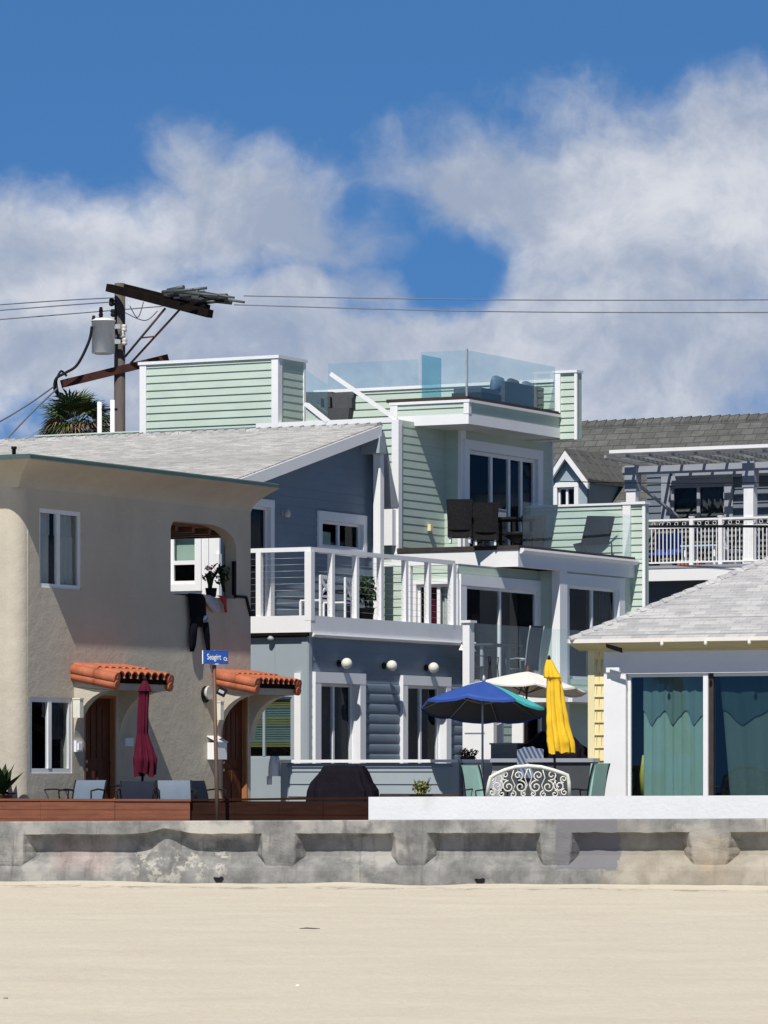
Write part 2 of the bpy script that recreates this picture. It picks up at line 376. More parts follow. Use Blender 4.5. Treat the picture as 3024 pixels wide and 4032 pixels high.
G = 0.85                                   # level of the walk and the patios behind the sea wall
class Frame:
    """a building's own axes: s runs away to the right, v away to the left; walls at low s face the bay, at low v the court"""
    def __init__(s, px, Y, deg=62.0):
        s.X0 = (px-CX)/F*Y; s.Y0 = Y; s.th = R(deg); s.c = math.cos(s.th); s.sn = math.sin(s.th)
    def w(s, a, v, z=0.0): return Vector((s.X0+s.c*a-s.sn*v, s.Y0+s.sn*a+s.c*v, z))
    def s(self, px, v=0.0):
        k = (px-CX)/F; x0 = self.X0-self.sn*v; y0 = self.Y0+self.c*v
        return (k*y0-x0)/(self.c-k*self.sn)
    def v(self, px, s=0.0):
        k = (px-CX)/F; x0 = self.X0+self.c*s; y0 = self.Y0+self.sn*s
        return (k*y0-x0)/(-self.sn-k*self.c)
    def z(self, py, s=0.0, v=0.0): return HC+(YH-py)/F*(self.Y0+self.sn*s+self.c*v)
    def zu(self, px, py, v=0.0): return self.z(py, self.s(px, v), v)
    def zv(self, px, py, s=0.0): return self.z(py, s, self.v(px, s))
class House(Frame):
    def __init__(s, px, Y, name, label, cat='house', deg=62.0):
        super().__init__(px, Y, deg); s.e = empty(name, (s.X0, s.Y0, G), s.th, label, cat)
    def build(s, mb, name, mat, parent=None, label=None):
        o = mb.build(name, mat, parent or s.e, zoff=G)
        return tag(o, label)
    def thing(s, a, v, z, name, label, cat, group=None, rz=0.0):
        p = s.w(a, v, z); return empty(name, p, s.th+rz, label, cat, group)
# a wall plane: axis 'u' lies at v=c and runs along s, axis 'v' lies at s=c and runs along v; 'o' is how far out of the wall
def P(ax, c, a, o, z): return (a, c-o, z) if ax == 'u' else (c-o, a, z)
def abox(mb, ax, c, a0, a1, o0, o1, z0, z1):
    p, q = P(ax, c, a0, o0, z0), P(ax, c, a1, o1, z1); mb.box(p[0], q[0], p[1], q[1], p[2], q[2])
LOG = [(0, 0), (.10, .62), (.26, .9), (.5, 1), (.74, .9), (.9, .62), (1, 0)]
LAP = [(0, 1), (1, 0)]
def siding(mb, ax, c, a0, a1, z0, z1, e=.18, p=.02, openings=(), prof=LAP, lim=None, zref=None):
    zr = z0 if zref is None else zref
    k0 = math.floor((z0-zr)/e+1e-6); k1 = math.ceil((z1-zr)/e-1e-6)
    for k in range(k0, k1):
        zb = zr+k*e
        cuts = sorted({t for t, _ in prof} | {(zz-zb)/e for op in openings for zz in op[2:4] if zb < zz < zb+e} | {(zz-zb)/e for zz in (z0, z1) if zb < zz < zb+e})
        def O(t):
            for (ta, oa), (tb, ob) in zip(prof, prof[1:]):
                if ta <= t <= tb: return p*(oa+(ob-oa)*(t-ta)/(tb-ta))
            return 0
        for ta, tb in zip(cuts, cuts[1:]):
            za, zb2 = zb+ta*e, zb+tb*e; zm = (za+zb2)/2
            if zm < z0 or zm > z1: continue
            iv = [(a0, a1)]
            if lim:
                lo, hi = lim(za); iv = [(max(a0, lo), min(a1, hi))]
            for op in openings:
                if op[2] < zm < op[3]:
                    nv = []
                    for x, y in iv:
                        if op[1] <= x or op[0] >= y: nv.append((x, y)); continue
                        if x < op[0]: nv.append((x, op[0]))
                        if op[1] < y: nv.append((op[1], y))
                    iv = nv
            for x, y in iv:
                if y-x < .003: continue
                mb.quad(P(ax, c, x, O(ta), za), P(ax, c, y, O(ta), za), P(ax, c, y, O(tb), zb2), P(ax, c, x, O(tb), zb2))
                if ta == 0 and prof[0][1] > 0:
                    mb.quad(P(ax, c, x, 0, za), P(ax, c, y, 0, za), P(ax, c, y, p, za), P(ax, c, x, p, za))
def flatwall(mb, ax, c, outer, holes, th):
    mb.extrude_poly([P(ax, c, a, 0, z) for a, z in outer], (0, th, 0) if ax == 'u' else (th, 0, 0), [[P(ax, c, a, 0, z) for a, z in h] for h in holes])
def rect(a0, a1, z0, z1): return [(a0, z0), (a1, z0), (a1, z1), (a0, z1)]
def window(H, ax, c, a0, a1, z0, z1, trim=.10, proud=.045, bars=(.5,), hbars=(), name='window', mat=None, gl=None, sash=.05, rec=.07,
           curtains=(), label=None, tops=None, room=1.1, sill=0.0, bottom=True):
    """casing and sashes (one part) with its pane and curtains below it; the wall must have the opening a0..a1, z0..z1"""
    mat = mat or trimw; a0, a1 = min(a0, a1), max(a0, a1)
    mb = MB(); tt = trim if tops is None else tops
    if trim > 0:
        abox(mb, ax, c, a0-trim, a0, -.03, proud, z0-(trim if bottom else 0), z1); abox(mb, ax, c, a1, a1+trim, -.03, proud, z0-(trim if bottom else 0), z1)
        abox(mb, ax, c, a0-trim, a1+trim, -.03, proud+.004, z1, z1+tt)
        if bottom: abox(mb, ax, c, a0, a1, -.03, proud+sill, z0-trim, z0)
    i = sash; o0, o1 = -rec-.03, -rec+.02
    abox(mb, ax, c, a0, a0+i, o0, o1, z0, z1); abox(mb, ax, c, a1-i, a1, o0, o1, z0, z1)
    abox(mb, ax, c, a0+i, a1-i, o0, o1, z0, z0+i); abox(mb, ax, c, a0+i, a1-i, o0, o1, z1-i, z1)
    # reveals
    abox(mb, ax, c, a0-.012, a0-.001, -rec-.03, -.03, z0, z1); abox(mb, ax, c, a1+.001, a1+.012, -rec-.03, -.03, z0, z1)
    abox(mb, ax, c, a0-.012, a1+.012, -rec-.03, -.03, z1+.001, z1+.012); abox(mb, ax, c, a0-.012, a1+.012, -rec-.03, -.03, z0-.012, z0-.001)
    for t in bars:
        a = a0+(a1-a0)*t; abox(mb, ax, c, a-i*.62, a+i*.62, o0, o1+.012, z0+i, z1-i)
    for t in hbars:
        z = z0+(z1-z0)*t; abox(mb, ax, c, a0+i, a1-i, o0, o1+.009, z-i*.6, z+i*.6)
    f = H.build(mb, name, mat, label=label)
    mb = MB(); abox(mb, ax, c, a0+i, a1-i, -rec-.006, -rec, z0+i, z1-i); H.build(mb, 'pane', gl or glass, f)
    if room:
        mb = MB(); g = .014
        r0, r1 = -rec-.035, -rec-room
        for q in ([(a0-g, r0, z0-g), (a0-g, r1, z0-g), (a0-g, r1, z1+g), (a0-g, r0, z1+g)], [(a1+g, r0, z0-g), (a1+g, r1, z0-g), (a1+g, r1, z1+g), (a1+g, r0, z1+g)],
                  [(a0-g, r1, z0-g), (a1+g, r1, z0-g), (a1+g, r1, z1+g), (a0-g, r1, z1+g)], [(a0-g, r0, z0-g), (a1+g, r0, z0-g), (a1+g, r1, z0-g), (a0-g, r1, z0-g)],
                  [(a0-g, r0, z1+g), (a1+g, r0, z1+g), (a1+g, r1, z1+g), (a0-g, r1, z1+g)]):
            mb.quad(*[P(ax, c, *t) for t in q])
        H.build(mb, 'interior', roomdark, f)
    for (t0, t1, u0, u1, cm, amp) in curtains:
        mb = MB(); n = max(2, int((t1-t0)*(a1-a0)/.025)); dz0, dz1 = z0+(z1-z0)*u0, z0+(z1-z0)*u1
        pts = []
        for k in range(n+1):
            a = a0+(a1-a0)*(t0+(t1-t0)*k/n); oo = -rec-.14+amp*math.sin(a*39)+amp*.5*math.sin(a*71+1)
            pts.append((a, oo))
        for (x, ox), (y, oy) in zip(pts, pts[1:]):
            mb.quad(P(ax, c, x, ox, dz0), P(ax, c, y, oy, dz0), P(ax, c, y, oy, dz1), P(ax, c, x, ox, dz1), smooth=True)
        H.build(mb, 'curtain', cm, f)
    return f

# ------------------------------------------------------------------ ground, sand, walk
WF = Frame(0, 69.3, -12.6)                  # sea wall: its s runs to the right along the wall, its v away from us
def wall_top(s): return .996+.0061*s
mb = MB()
nx = 220
xs = [-34+74*i/nx for i in range(nx+1)]
def sand_pt(s, tv):
    v = -.02-tv
    h = 0.030*mnoise.noise(Vector((s*.35, v*.8, 3)))+0.018*mnoise.noise(Vector((s*1.1, v*2.6, 9)))+.010*mnoise.noise(Vector((s*2.7, v*5, 1)))
    edge = math.exp(-(tv/.55)**2)
    h += edge*(.035+.05*mnoise.noise(Vector((s*.8, 0, 5))))
    if .5 < tv < 1.5: h += -.03*math.exp(-((tv-.9-.25*mnoise.noise(Vector((s*.4, 2, 2))))/.10)**2)*max(0, mnoise.noise(Vector((s*.45, 7, 1)))+.25)*2
    h -= .13*max(0, min(1, (abs(s-3)-31)/5))+.13*max(0, min(1, (tv-42)/5))
    return WF.w(s, v, h)
tv = [0.0]
while tv[-1] < 46: tv.append(tv[-1]+.045+.016*tv[-1])
grid = [[sand_pt(x, t) for x in xs] for t in tv]
for a in range(len(tv)-1):
    for b_ in range(nx):
        mb.quad(grid[a][b_], grid[a][b_+1], grid[a+1][b_+1], grid[a+1][b_], smooth=True)
tag(mb.build('sand', m_sand), kind='structure')
mb = MB(); q = [WF.w(-600, .0, -.075), WF.w(600, .0, -.075), WF.w(600, -110, -.075), WF.w(-600, -110, -.075)]; mb.quad(*q)
tag(mb.build('beach', m_sand), kind='structure')
m_wat, N, b = newmat('bay_water'); b.inputs['Base Color'].default_value = (.02, .05, .07, 1); b.inputs['Roughness'].default_value = .08
bump(N, b, N.noise(N.n('ShaderNodeTexCoord').outputs['Object'], 1.2, 4), .4, .1)
mb = MB(); mb.quad(WF.w(-3000, -90, -.06), WF.w(3000, -90, -.06), WF.w(3000, -3000, -.06), WF.w(-3000, -3000, -.06)); tag(mb.build('water', m_wat), kind='structure')
mb = MB(); mb.quad(WF.w(-900, .30, G), WF.w(900, .30, G), WF.w(2500, 3500, G), WF.w(-2500, 3500, G))
tag(mb.build('ground', floorm), kind='structure')
mb = MB(); mb.quad(WF.w(-60, .46, G+.006), WF.w(70, .46, G+.006), WF.w(70, 3.0, G+.006), WF.w(-60, 3.0, G+.006))
tag(mb.build('boardwalk', floorm), kind='structure')

# ------------------------------------------------------------------ sea wall
m_conc, N, b = newmat('weathered_concrete')
o = N.n('ShaderNodeTexCoord').outputs['Object']; osx = N.sep(o)
wo_ = N.sep(N.vm('ADD', o, N.vm('MULTIPLY', N.vm('SUBTRACT', N.noise(o, 3.5, 4, .6, out=1), (.5, .5, .5)), (.35, .35, .35))))
base = N.noise(o, 2.6, 8, .65); fine = N.noise(o, 30, 4, .7); strk = N.noise(N.vm('MULTIPLY', o, (5, 1, .55)), 1.6, 5, .6); mid = N.noise(N.vm('ADD', o, (9, 3, 2)), 1.1, 5, .6)
c = N.mix(N.mr(base, .34, .66), (.125, .125, .121), (.275, .271, .258))
c = N.mix(N.mr(mid, .50, .62, 0, .7, True), c, (.40, .387, .35))
c = N.mix(N.mr(strk, .55, .70, 0, .55, True), c, (.095, .093, .088))
def xm(x0, x1, z0, z1, k=1.0, e=.03, src=wo_):
    a = N.m('MULTIPLY', N.mr(src[0], x0-e, x0+e), N.mr(src[0], x1-e, x1+e, 1, 0)); d_ = N.m('MULTIPLY', N.mr(src[2], z0-e, z0+e), N.mr(src[2], z1-e, z1+e, 1, 0))
    return N.m('MULTIPLY', N.m('MULTIPLY', a, d_), k)
sx = lambda px: WF.s(px)
c = N.mix(xm(sx(2400), sx(3300), -.5, .78, .42, .25), c, (.46, .385, .27))                       # sandy tint of the newer concrete
c = N.mix(N.m('MULTIPLY', xm(sx(2760), sx(2860), .1, .75, .35, .10), N.mr(base, .4, .6)), c, (.42, .25, .12))
c = N.mix(N.m('MULTIPLY', xm(sx(190), sx(440), .22, .68, .38, .10), N.mr(fine, .3, .6)), c, (.50, .33, .29))   # worn pink paint
c = N.mix(xm(sx(735), sx(985), .74, 1.02, .75, .05), c, (.50, .475, .42))                         # pale repair at the lip
c = N.mix(N.m('MULTIPLY', xm(sx(480), sx(900), .05, .62, .75, .15), N.mr(N.noise(o, 4.5, 6, .7), .50, .58)), c, (.47, .445, .385))
c = N.mix(xm(sx(2188), sx(2432), .27, 1.2, .93, .012, N.sep(N.vm('ADD', o, N.vm('MULTIPLY', N.vm('SUBTRACT', N.noise(o, 9, 3, .6, out=1), (.5, .5, .5)), (.16, .1, .10))))), c, (.165, .163, .175))   # painted-over patch
c = N.mix(N.mr(fine, .60, .75, 0, .35), c, (.10, .10, .095))
N.put(b.inputs['Base Color'], c); b.inputs['Roughness'].default_value = .95
bump(N, b, N.m('ADD', N.m('MULTIPLY', fine, .5), base), .45, .03)

sw = empty('sea_wall', (WF.X0, WF.Y0, 0), WF.th, 'weathered grey concrete sea wall with recessed panels standing in the pale sand', 'sea wall')
mb = MB()
S0, S1, st_ = -9.0, 24.0, .06
n = int((S1-S0)/st_)
rings = []
for k in range(n+1):
    s = S0+k*st_; zt = wall_top(s)
    nz = lambda f, sd: mnoise.noise(Vector((s*f, sd, 0)))
    lip = .205+.014*nz(1.4, 1)+.012*nz(5, 2)+.007*nz(14, 3)
    hole = math.exp(-((s-sx(655))/.28)**2)
    lip -= hole*.085*(1+.4*nz(8, 4)); rec = .235+.012*nz(2, 5)
    rec -= hole*.10
    ev = .010*nz(2.2, 7)+.006*nz(8, 8)
    prof = [(.42, -.4), (.42, zt), (.02, zt+.0), (.006, zt-.02), (0+ev*.3, zt-lip), (rec*.85, zt-lip-.012), (rec, zt-lip-.03),
            (rec+.010+ev, zt-.46), (rec-.012+ev, zt-.565+ev*.6), (.06+ev, zt-.69+ev*.6), (.016+ev, zt-.745), (.0+ev, zt-.80), (-.012+ev*1.5, zt-.95), (-.02, -.4)]
    rings.append([(s, o_, z) for o_, z in prof])
mb.ring_sweep(rings, True, False)
wl = mb.build('wall_body', m_conc, sw)
for px, wd in ((22, .28), (1097, .25), (1618, .23), (2188, .22), (2795, .27)):
    s = sx(px); zt = wall_top(s)-.17; mb = MB(); rings = []
    for i in range(13):
        t = i/12; dz = .55*t; wk = 1.12-.16*t-.55*max(0, t-.80)**1.2; fo_ = -.003+.028*t+.035*max(0, t-.85)*5*.6
        row = []
        for j, (fx, fo) in enumerate(((-1.75, .29), (-1.50, .20), (-1.25, .10), (-1.08, .02), (-1.0, .004), (-.5, .0), (0, .0), (.5, .0), (1.0, .004), (1.08, .02), (1.25, .10), (1.50, .20), (1.75, .29))):
            nn_ = mnoise.noise(Vector((px*.1+fx*1.7, t*4, 3)))
            row.append((s+wd*wk*fx*(1+.08*mnoise.noise(Vector((px, t*5, fx)))), fo_+fo+.016*nn_, zt-dz+.012*mnoise.noise(Vector((px, t*6, fx)))))
        rings.append(row)
    mb.ring_sweep(rings, False, False, close=False); mb.build('buttress', m_conc, sw)
for px in (862, 1890):
    s = sx(px); mb = MB()
    mb.extrude_poly([(s+x, -.030, z+.0) for x, z in ((-.085, .115), (-.06, .125), (.0, .115), (.05, .135), (.085, .112), (.05, .05), (-.045, .045))], (0, .012, 0))
    mb.build('drain_hole', black, sw)

# ------------------------------------------------------------------ low walls of the patios
pw = Frame(748, 72.0, -12.6)
def patio_wall(name, label, cat, pxa, pxb, ytop_a, ytop_b, mat, capm, th=.16, boards=0, v0=0.0):
    a, b2 = pw.s(pxa, v0), pw.s(pxb, v0)
    e = empty(name, pw.w(a, v0, G), pw.th, label, cat)
    za, zb = pw.zu(pxa, ytop_a, v0)-G, pw.zu(pxb, ytop_b, v0)-G; L = b2-a
    mb = MB()
    if boards:
        h = (za-.035)/boards
        for k in range(boards):
            nb = 4 if L > 2.2 else 3
            for j in range(nb):
                x0, x1 = L*j/nb+.002, L*(j+1)/nb-.002; z0 = k*h+.003; z1 = (k+1)*h-.003
                mb.box(x0, x1, -.004*((j*7+k*3) % 3), th*.3, z0, z1)
        mb.box(.01, L-.01, .05, th, 0, za-.037)
    else:
        mb.hexa([(0, 0, -.1), (L, 0, -.1), (L, th, -.1), (0, th, -.1)], [(0, 0, za), (L, 0, zb), (L, th, zb), (0, th, za)])
    mb.build('wall_face', mat, e)
    if capm:
        mb = MB(); mb.hexa([(-.02, -.025, za-.035), (L+.02, -.025, zb-.035), (L+.02, th+.02, zb-.035), (-.02, th+.02, za-.035)], [(-.02, -.025, za), (L+.02, -.025, zb), (L+.02, th+.02, zb), (-.02, th+.02, za)])
        mb.build('cap_board', capm, e)
    return e
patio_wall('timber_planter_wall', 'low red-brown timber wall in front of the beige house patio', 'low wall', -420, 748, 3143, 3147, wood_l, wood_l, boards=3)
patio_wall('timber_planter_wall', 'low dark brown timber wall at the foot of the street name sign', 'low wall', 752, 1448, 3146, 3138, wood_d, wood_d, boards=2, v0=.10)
patio_wall('white_patio_wall', 'long white stucco low wall in front of the yellow house', 'low wall', 1451, 3500, 3138, 3130, wstuc, None, th=.2, v0=-.05)

# ------------------------------------------------------------------ beige house
LH = House(75, 74.0, 'beige_house', 'two-storey beige stucco house with clay-tiled door hoods, left in the row')
sE = LH.s(987); vB = 8.0
zb, zw = G, LH.zu(75, 1905)                    # wall head under the eave cove
zc = LH.zu(75, 1822)
rr = .28
def ux(p, v=0.0): return LH.s(p, v)
wu = (ux(155), ux(322), LH.zu(240, 2318), LH.zu(240, 2008))
wl_ = (ux(118), ux(284), LH.zu(200, 3045), LH.zu(200, 2746))
d1 = (ux(331), ux(458), 1.0, LH.zu(400, 2738)); d2 = (ux(872), ux(976), 1.0, LH.zu(925, 2742))
# loggia opening with rounded head
l0, l1 = ux(672), ux(931); lz0 = LH.zu(700, 2342); lz1 = LH.zu(700, 2052)
hole = [(l0, lz0), (l1, lz0)]
rc = 1.0
for k in range(9):
    t = k/8*math.pi/2; hole.append((l1-rc*1.0+rc*math.cos(t), lz1-.42+.42*math.sin(t)))
for k in range(6):
    t = math.pi/2+k/5*math.pi/2; hole.append((l0+.18+.18*math.cos(t), lz1-.18+.18*math.sin(t)))
hole = [p for i, p in enumerate(hole) if i == 0 or (Vector(p)-Vector(hole[i-1])).length > 1e-4]
mb = MB()
flatwall(mb, 'u', 0, rect(rr, sE, zb, zw), [rect(*wu), rect(*wl_), rect(*d1), rect(*d2), hole], .24)
# rounded corner and the bay side
prof = [(rr-rr*math.sin(k/10*math.pi/2), rr-rr*math.cos(k/10*math.pi/2)) for k in range(11)]     # (s, v)
i0 = 0
for (a, c_), (a2, c2) in zip(prof, prof[1:]):
    mb.quad((a, c_, zb), (a2, c2, zb), (a2, c2, zw), (a, c_, zw), smooth=True)
mb.quad((0, rr, zb), (0, vB, zb), (0, vB, zw), (0, rr, zw))
mb.quad((0, vB, zb), (sE, vB, zb), (sE, vB, zw), (0, vB, zw))
# far end: open behind the loggia above the parapet
vl = 2.6
flatwall(mb, 'v', sE-.24, [(.24, zb), (vB, zb), (vB, zw), (.24, zw)], [[(.45, lz0-.1), (vl-.1, lz0-.1), (vl-.1, lz1-.02), (.45, lz1-.02)]], .24)
# loggia: floor, back wall, side wall
zf = lz0-1.0
mb.box(l0-.7, sE-.24, .24, vl, zf-.2, zf); mb.box(l0-.9, sE-.24, vl, vl+.15, zf-.2, zw-.05); mb.box(l0-.9, l0-.7, .24, vl, zf-.2, zw-.05)
LH.build(mb, 'wall', stucco)
mb = MB(); mb.box(l0-.7, sE-.24, .24, vl, lz1-.05, lz1+.0)
for k in range(7): mb.box(l0-.6+k*.6, l0-.5+k*.6, .26, vl-.02, lz1-.15, lz1-.052)
LH.build(mb, 'loggia_ceiling', loggia_w)
# stepped parapet trim beside the opening
mb = MB(); za = LH.zu(950, 2345); mb.box(l1-.01, ux(966), -.03, .05, za-.05, za); mb.bar((ux(966), -.01, za-.025), (ux(984), -.01, LH.zu(984, 2425)), .05, .05)
mb.box(ux(922), ux(929), -.01, .05, za, LH.zu(922, 2210))
LH.build(mb, 'handrail', black)
# cove eave and roof
PJ = .60
mb = MB(); cs_ = []
for k in range(8):
    t = k/7; o_ = PJ*(t**1.5); z = zw-.05+(zc-zw+.05)*(t**.85); cs_.append((o_, z))
cs_ = [(-.02, zw-.06)]+cs_+[(PJ, zc+.02), (-.1, zc+.02)]
def cove(prof):
    rings = []
    for cor in ((sE, 'e'), (sE, 'u'), (0, 'c'), (0, 'b')):
        row = []
        for o_, z in prof:
            if cor[1] == 'e': row.append((sE+.02, vB, z))
            elif cor[1] == 'u': row.append((sE+.02, -o_, z))
            elif cor[1] == 'c': row.append((-o_, -o_, z))
            else: row.append((-o_, vB, z))
        rings.append(row)
    return rings
r_ = cove(cs_)
r_ = [r_[0], r_[1], r_[2], r_[3]]
mb.ring_sweep(r_, True, False, close=False)
mb.box(0, sE, 0, vB, zc-.25, zc+.018)
LH.build(mb, 'eave', stucco)
mb = MB(); mb.ring_sweep(cove([(PJ-.03, zc+.02), (PJ+.025, zc+.02), (PJ+.025, zc+.075), (PJ-.03, zc+.10)]), True, False, close=True)
LH.build(mb, 'drip_edge', drip)
mb = MB(); mb.box(-PJ+.03, sE, -PJ+.03, vB, zc+.025, zc+.06); LH.build(mb, 'roof', roofflat)
mb = MB(); sv = ux(55, -.2); mb.lathe([(.035, 0), (.035, .13), (.05, .14), (.05, .18)], 10, (sv, -.2, zc+.06)); LH.build(mb, 'vent_pipe', black)
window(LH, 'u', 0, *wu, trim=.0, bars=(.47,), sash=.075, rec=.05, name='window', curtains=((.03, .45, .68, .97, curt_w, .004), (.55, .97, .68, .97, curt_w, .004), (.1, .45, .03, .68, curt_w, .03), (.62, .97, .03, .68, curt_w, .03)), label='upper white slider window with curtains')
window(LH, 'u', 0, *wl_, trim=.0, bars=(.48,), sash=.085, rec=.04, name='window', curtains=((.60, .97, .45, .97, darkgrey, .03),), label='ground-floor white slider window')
for d_ in (d1, d2):
    mb = MB(); a0, a1, z0, z1 = d_
    mb.box(a0+.05, a1-.05, .10, .145, z0, z1-.05)
    H_ = z1-z0; wdt = a1-a0
    for (f0, f1, g0, g1) in ((.14, .30, .48, .88), (.34, .48, .48, .92), (.52, .66, .48, .92), (.70, .86, .48, .88), (.14, .46, .06, .38), (.54, .86, .06, .38)):
        mb.box(a0+wdt*f0, a0+wdt*f1, .085, .10, z0+H_*g0, z0+H_*g1)
    mb.box(a0+.05, a1-.05, .09, .10, z0+H_*.40, z0+H_*.46)
    dr = LH.build(mb, 'door', door_w)
    for zz in (z0+.98, z0+.84):
        mb = MB(); mb.lathe([(.012, 0), (.035, .008), (.035, .014), (.014, .025), (.032, .04), (.034, .055), (.012, .07)][::-1], 10, (a0+.14, .02, zz), axis='y')
        LH.build(mb, 'door_handle' if zz > z0+.9 else 'door_lock', brass, dr)
    mb = MB(); mb.box(a0, a0+.05, .0, .24, z0, z1); mb.box(a1-.05, a1, .0, .24, z0, z1); mb.box(a0+.05, a1-.05, .0, .24, z1-.05, z1)
    LH.build(mb, 'door_frame', jamb_w, dr)
def hood(pxl, pyl, name_label):
    """clay-tiled hood over a door, carried by two arched brackets"""
    s0 = ux(pxl); zt = LH.zu(pxl+4, pyl); wd, pj, drop = (1.80 if pxl < 500 else 1.55), .88, .16
    mb = MB()
    ncol = 8
    for k in range(ncol):
        cx = s0+wd*(k+.5)/ncol; r = wd/ncol*.56
        for j in range(2):
            v0, v1 = -(j*pj*.5), -((j+1)*pj*.5)-.05; z0, z1 = zt-drop*j*.5+.012*(1-j), zt-drop*(j+1)*.5+.012*(1-j)-.01
            rg = []
            for (v, z, q) in ((v0, z0, .92), (v1, z1, 1.06)):
                rg.append([(cx+r*q*math.cos(t*math.pi/8), v, z+r*q*math.sin(t*math.pi/8)-.03) for t in range(9)]+[(cx+(r*q-.018)*math.cos(t*math.pi/8), v, z+(r*q-.018)*math.sin(t*math.pi/8)-.03) for t in range(8, -1, -1)])
            mb.ring_sweep(rg, True, False)
        xx = s0+wd*k/ncol
        if k:
            rg = []
            for (v, z) in ((0, zt-.05), (-pj+.02, zt-drop-.05)):
                rg.append([(xx-.09, v, z+.05), (xx-.05, v, z+.0), (xx, v, z-.012), (xx+.05, v, z), (xx+.09, v, z+.05), (xx, v, z+.012)])
            mb.ring_sweep(rg, True, False)
    mf = MB(); mf.box(s0+.05, s0+wd-.05, -pj-.0, -.3, zt-drop-.12, zt-drop+.045)  # near-black board painting the shade inside the open tile ends
    # rake tiles along both sides
    for xx in (s0-.01, s0+wd+.01):
        for j in range(2):
            v0, v1 = -(j*pj*.5), -((j+1)*pj*.5)-.04; z0, z1 = zt-drop*j*.5, zt-drop*(j+1)*.5
            mb.tube([(xx, v0, z0-.035), (xx, v1, z1-.045)], [.095, .105], 10)
            mb.tube([(xx, v0, z0-.16), (xx, v1, z1-.16)], [.075, .085], 10)
    rf = LH.build(mb, 'tiled_hood', tile, label=name_label); LH.build(mf, 'tile_end_shade', arm_w, rf)
    mb = MB()
    mb.hexa([(s0+.04, 0, zt-.34), (s0+wd-.04, 0, zt-.34), (s0+wd-.04, 0, zt-.12), (s0+.04, 0, zt-.12)], [(s0+.04, -pj+.05, zt-.40), (s0+wd-.04, -pj+.05, zt-.40), (s0+wd-.04, -pj+.05, zt-drop-.10), (s0+.04, -pj+.05, zt-drop-.10)])
    for xx in (s0+.04, s0+wd-.24):
        pts = [(0, zt-.345), (-pj+.10, zt-.405)]
        for k in range(1, 10):
            t = k/9*math.pi/2; pts.append((-(pj-.10)*(1-math.sin(t)), zt-.405-.82*(1-math.cos(t))))
        pts = [p for i, p in enumerate(pts) if i == 0 or (Vector(p)-Vector(pts[i-1])).length > 1e-3]
        mb.extrude_poly([(xx, v, z) for v, z in pts], (.2, 0, 0))
    LH.build(mb, 'arched_bracket', stucco, rf)
    return s0, zt
h1 = hood(287, 2628, 'clay-tiled hood behind the maroon umbrella'); h2 = hood(845, 2650, 'clay-tiled hood behind the street sign')
# white wall lamps on the brackets, a meter box, switch box
for pxx, pyy in ((308, 2790), (862, 2800)):
    v_ = -.28; s_ = ux(pxx, v_); z_ = LH.z(pyy, s_, v_); mb = MB(); mb.box(s_-.06, s_+.06, v_-.07, v_+.07, z_-.16, z_+.16); mb.box(s_-.07, s_+.07, v_-.08, v_+.08, z_+.16, z_+.185); LH.build(mb, 'porch_light', lampglass)
mb = MB(); s_ = ux(303); z_ = LH.zu(303, 2938); mb.box(s_-.10, s_+.12, -.05, -.001, z_-.10, z_+.10); mb.box(s_-.06, s_+.08, -.075, -.05, z_-.07, z_+.05); LH.build(mb, 'switch_box', trimw)
mb = MB(); s_ = ux(505); z_ = LH.zu(505, 2925); mb.box(s_-.14, s_+.14, -.03, -.001, z_-.06, z_+.09); LH.build(mb, 'switch_box', trimw)
s_ = ux(810); z_ = LH.zu(810, 2728); mb = MB(); mb.lathe([(.12, 0), (.13, .03), (.10, .07), (.02, .09)][::-1], 18, (s_, -.09, z_), axis='y'); LH.build(mb, 'wall_light', porcelain); mb = MB(); mb.lathe([(.155, 0), (.155, .02)], 18, (s_-.02, -.021, z_-.03), axis='y'); LH.build(mb, 'wall_light_base', black)
# mailbox hanging on the wall
e = LH.thing(ux(818), 0, LH.zu(818, 2990), 'mailbox', 'white wall mailbox with slanted lid left of the sign post', 'mailbox')
mb = MB(); mb.box(-.02, .36, -.20, -.004, 0, .30); mb.build('box', white, e)
mb = MB(); mb.hexa([(-.03, -.22, .31), (.37, -.22, .31), (.37, -.003, .42), (-.03, -.003, .42)], [(-.03, -.22, .33), (.37, -.22, .33), (.37, -.003, .44), (-.03, -.003, .44)]); mb.box(-.019, .359, -.19, -.005, .30, .31); mb.build('lid', white, e)

# ------------------------------------------------------------------ blue house
BH = House(1213, 86.0, 'blue_house', 'blue clapboard house with white balcony railing and pale shingle roof')
sB = BH.s(1826); vBB = 10.5
zF1 = BH.z(2424); zF0 = BH.z(2490)            # balcony fascia
vU = BH.v(850)                                 # the upper wall stands back behind the balcony
sU = BH.s(1472, vU)
zw0 = G
w1 = (BH.s(1248), BH.s(1402), 1.35, BH.zu(1330, 2692)); w2 = (BH.s(1590), BH.s(1742), 1.35, BH.zu(1660, 2700))
zlog = BH.zu(1500, 2698)                       # the lower boards bulge like logs
mb = MB()
siding(mb, 'u', 0, .10, sB-.05, zw0, 3.62, .205, .032, [w1, w2], LOG, zref=3.62-.205*14)
siding(mb, 'u', 0, .10, sB-.05, 3.62, zF0, .205, .012, [w1, w2], LAP, zref=3.62)
mb.quad((sB, 0, zw0), (sB, vBB, zw0), (sB, vBB, zF0), (sB, 0, zF0)); mb.quad((0, vBB, zw0), (sB, vBB, zw0), (sB, vBB, zF0), (0, vBB, zF0))
mb.quad((0, 0, zF0-.01), (sB, 0, zF0-.01), (sB, vBB, zF0-.01), (0, vBB, zF0-.01))
BH.build(mb, 'court_wall', bluesid)
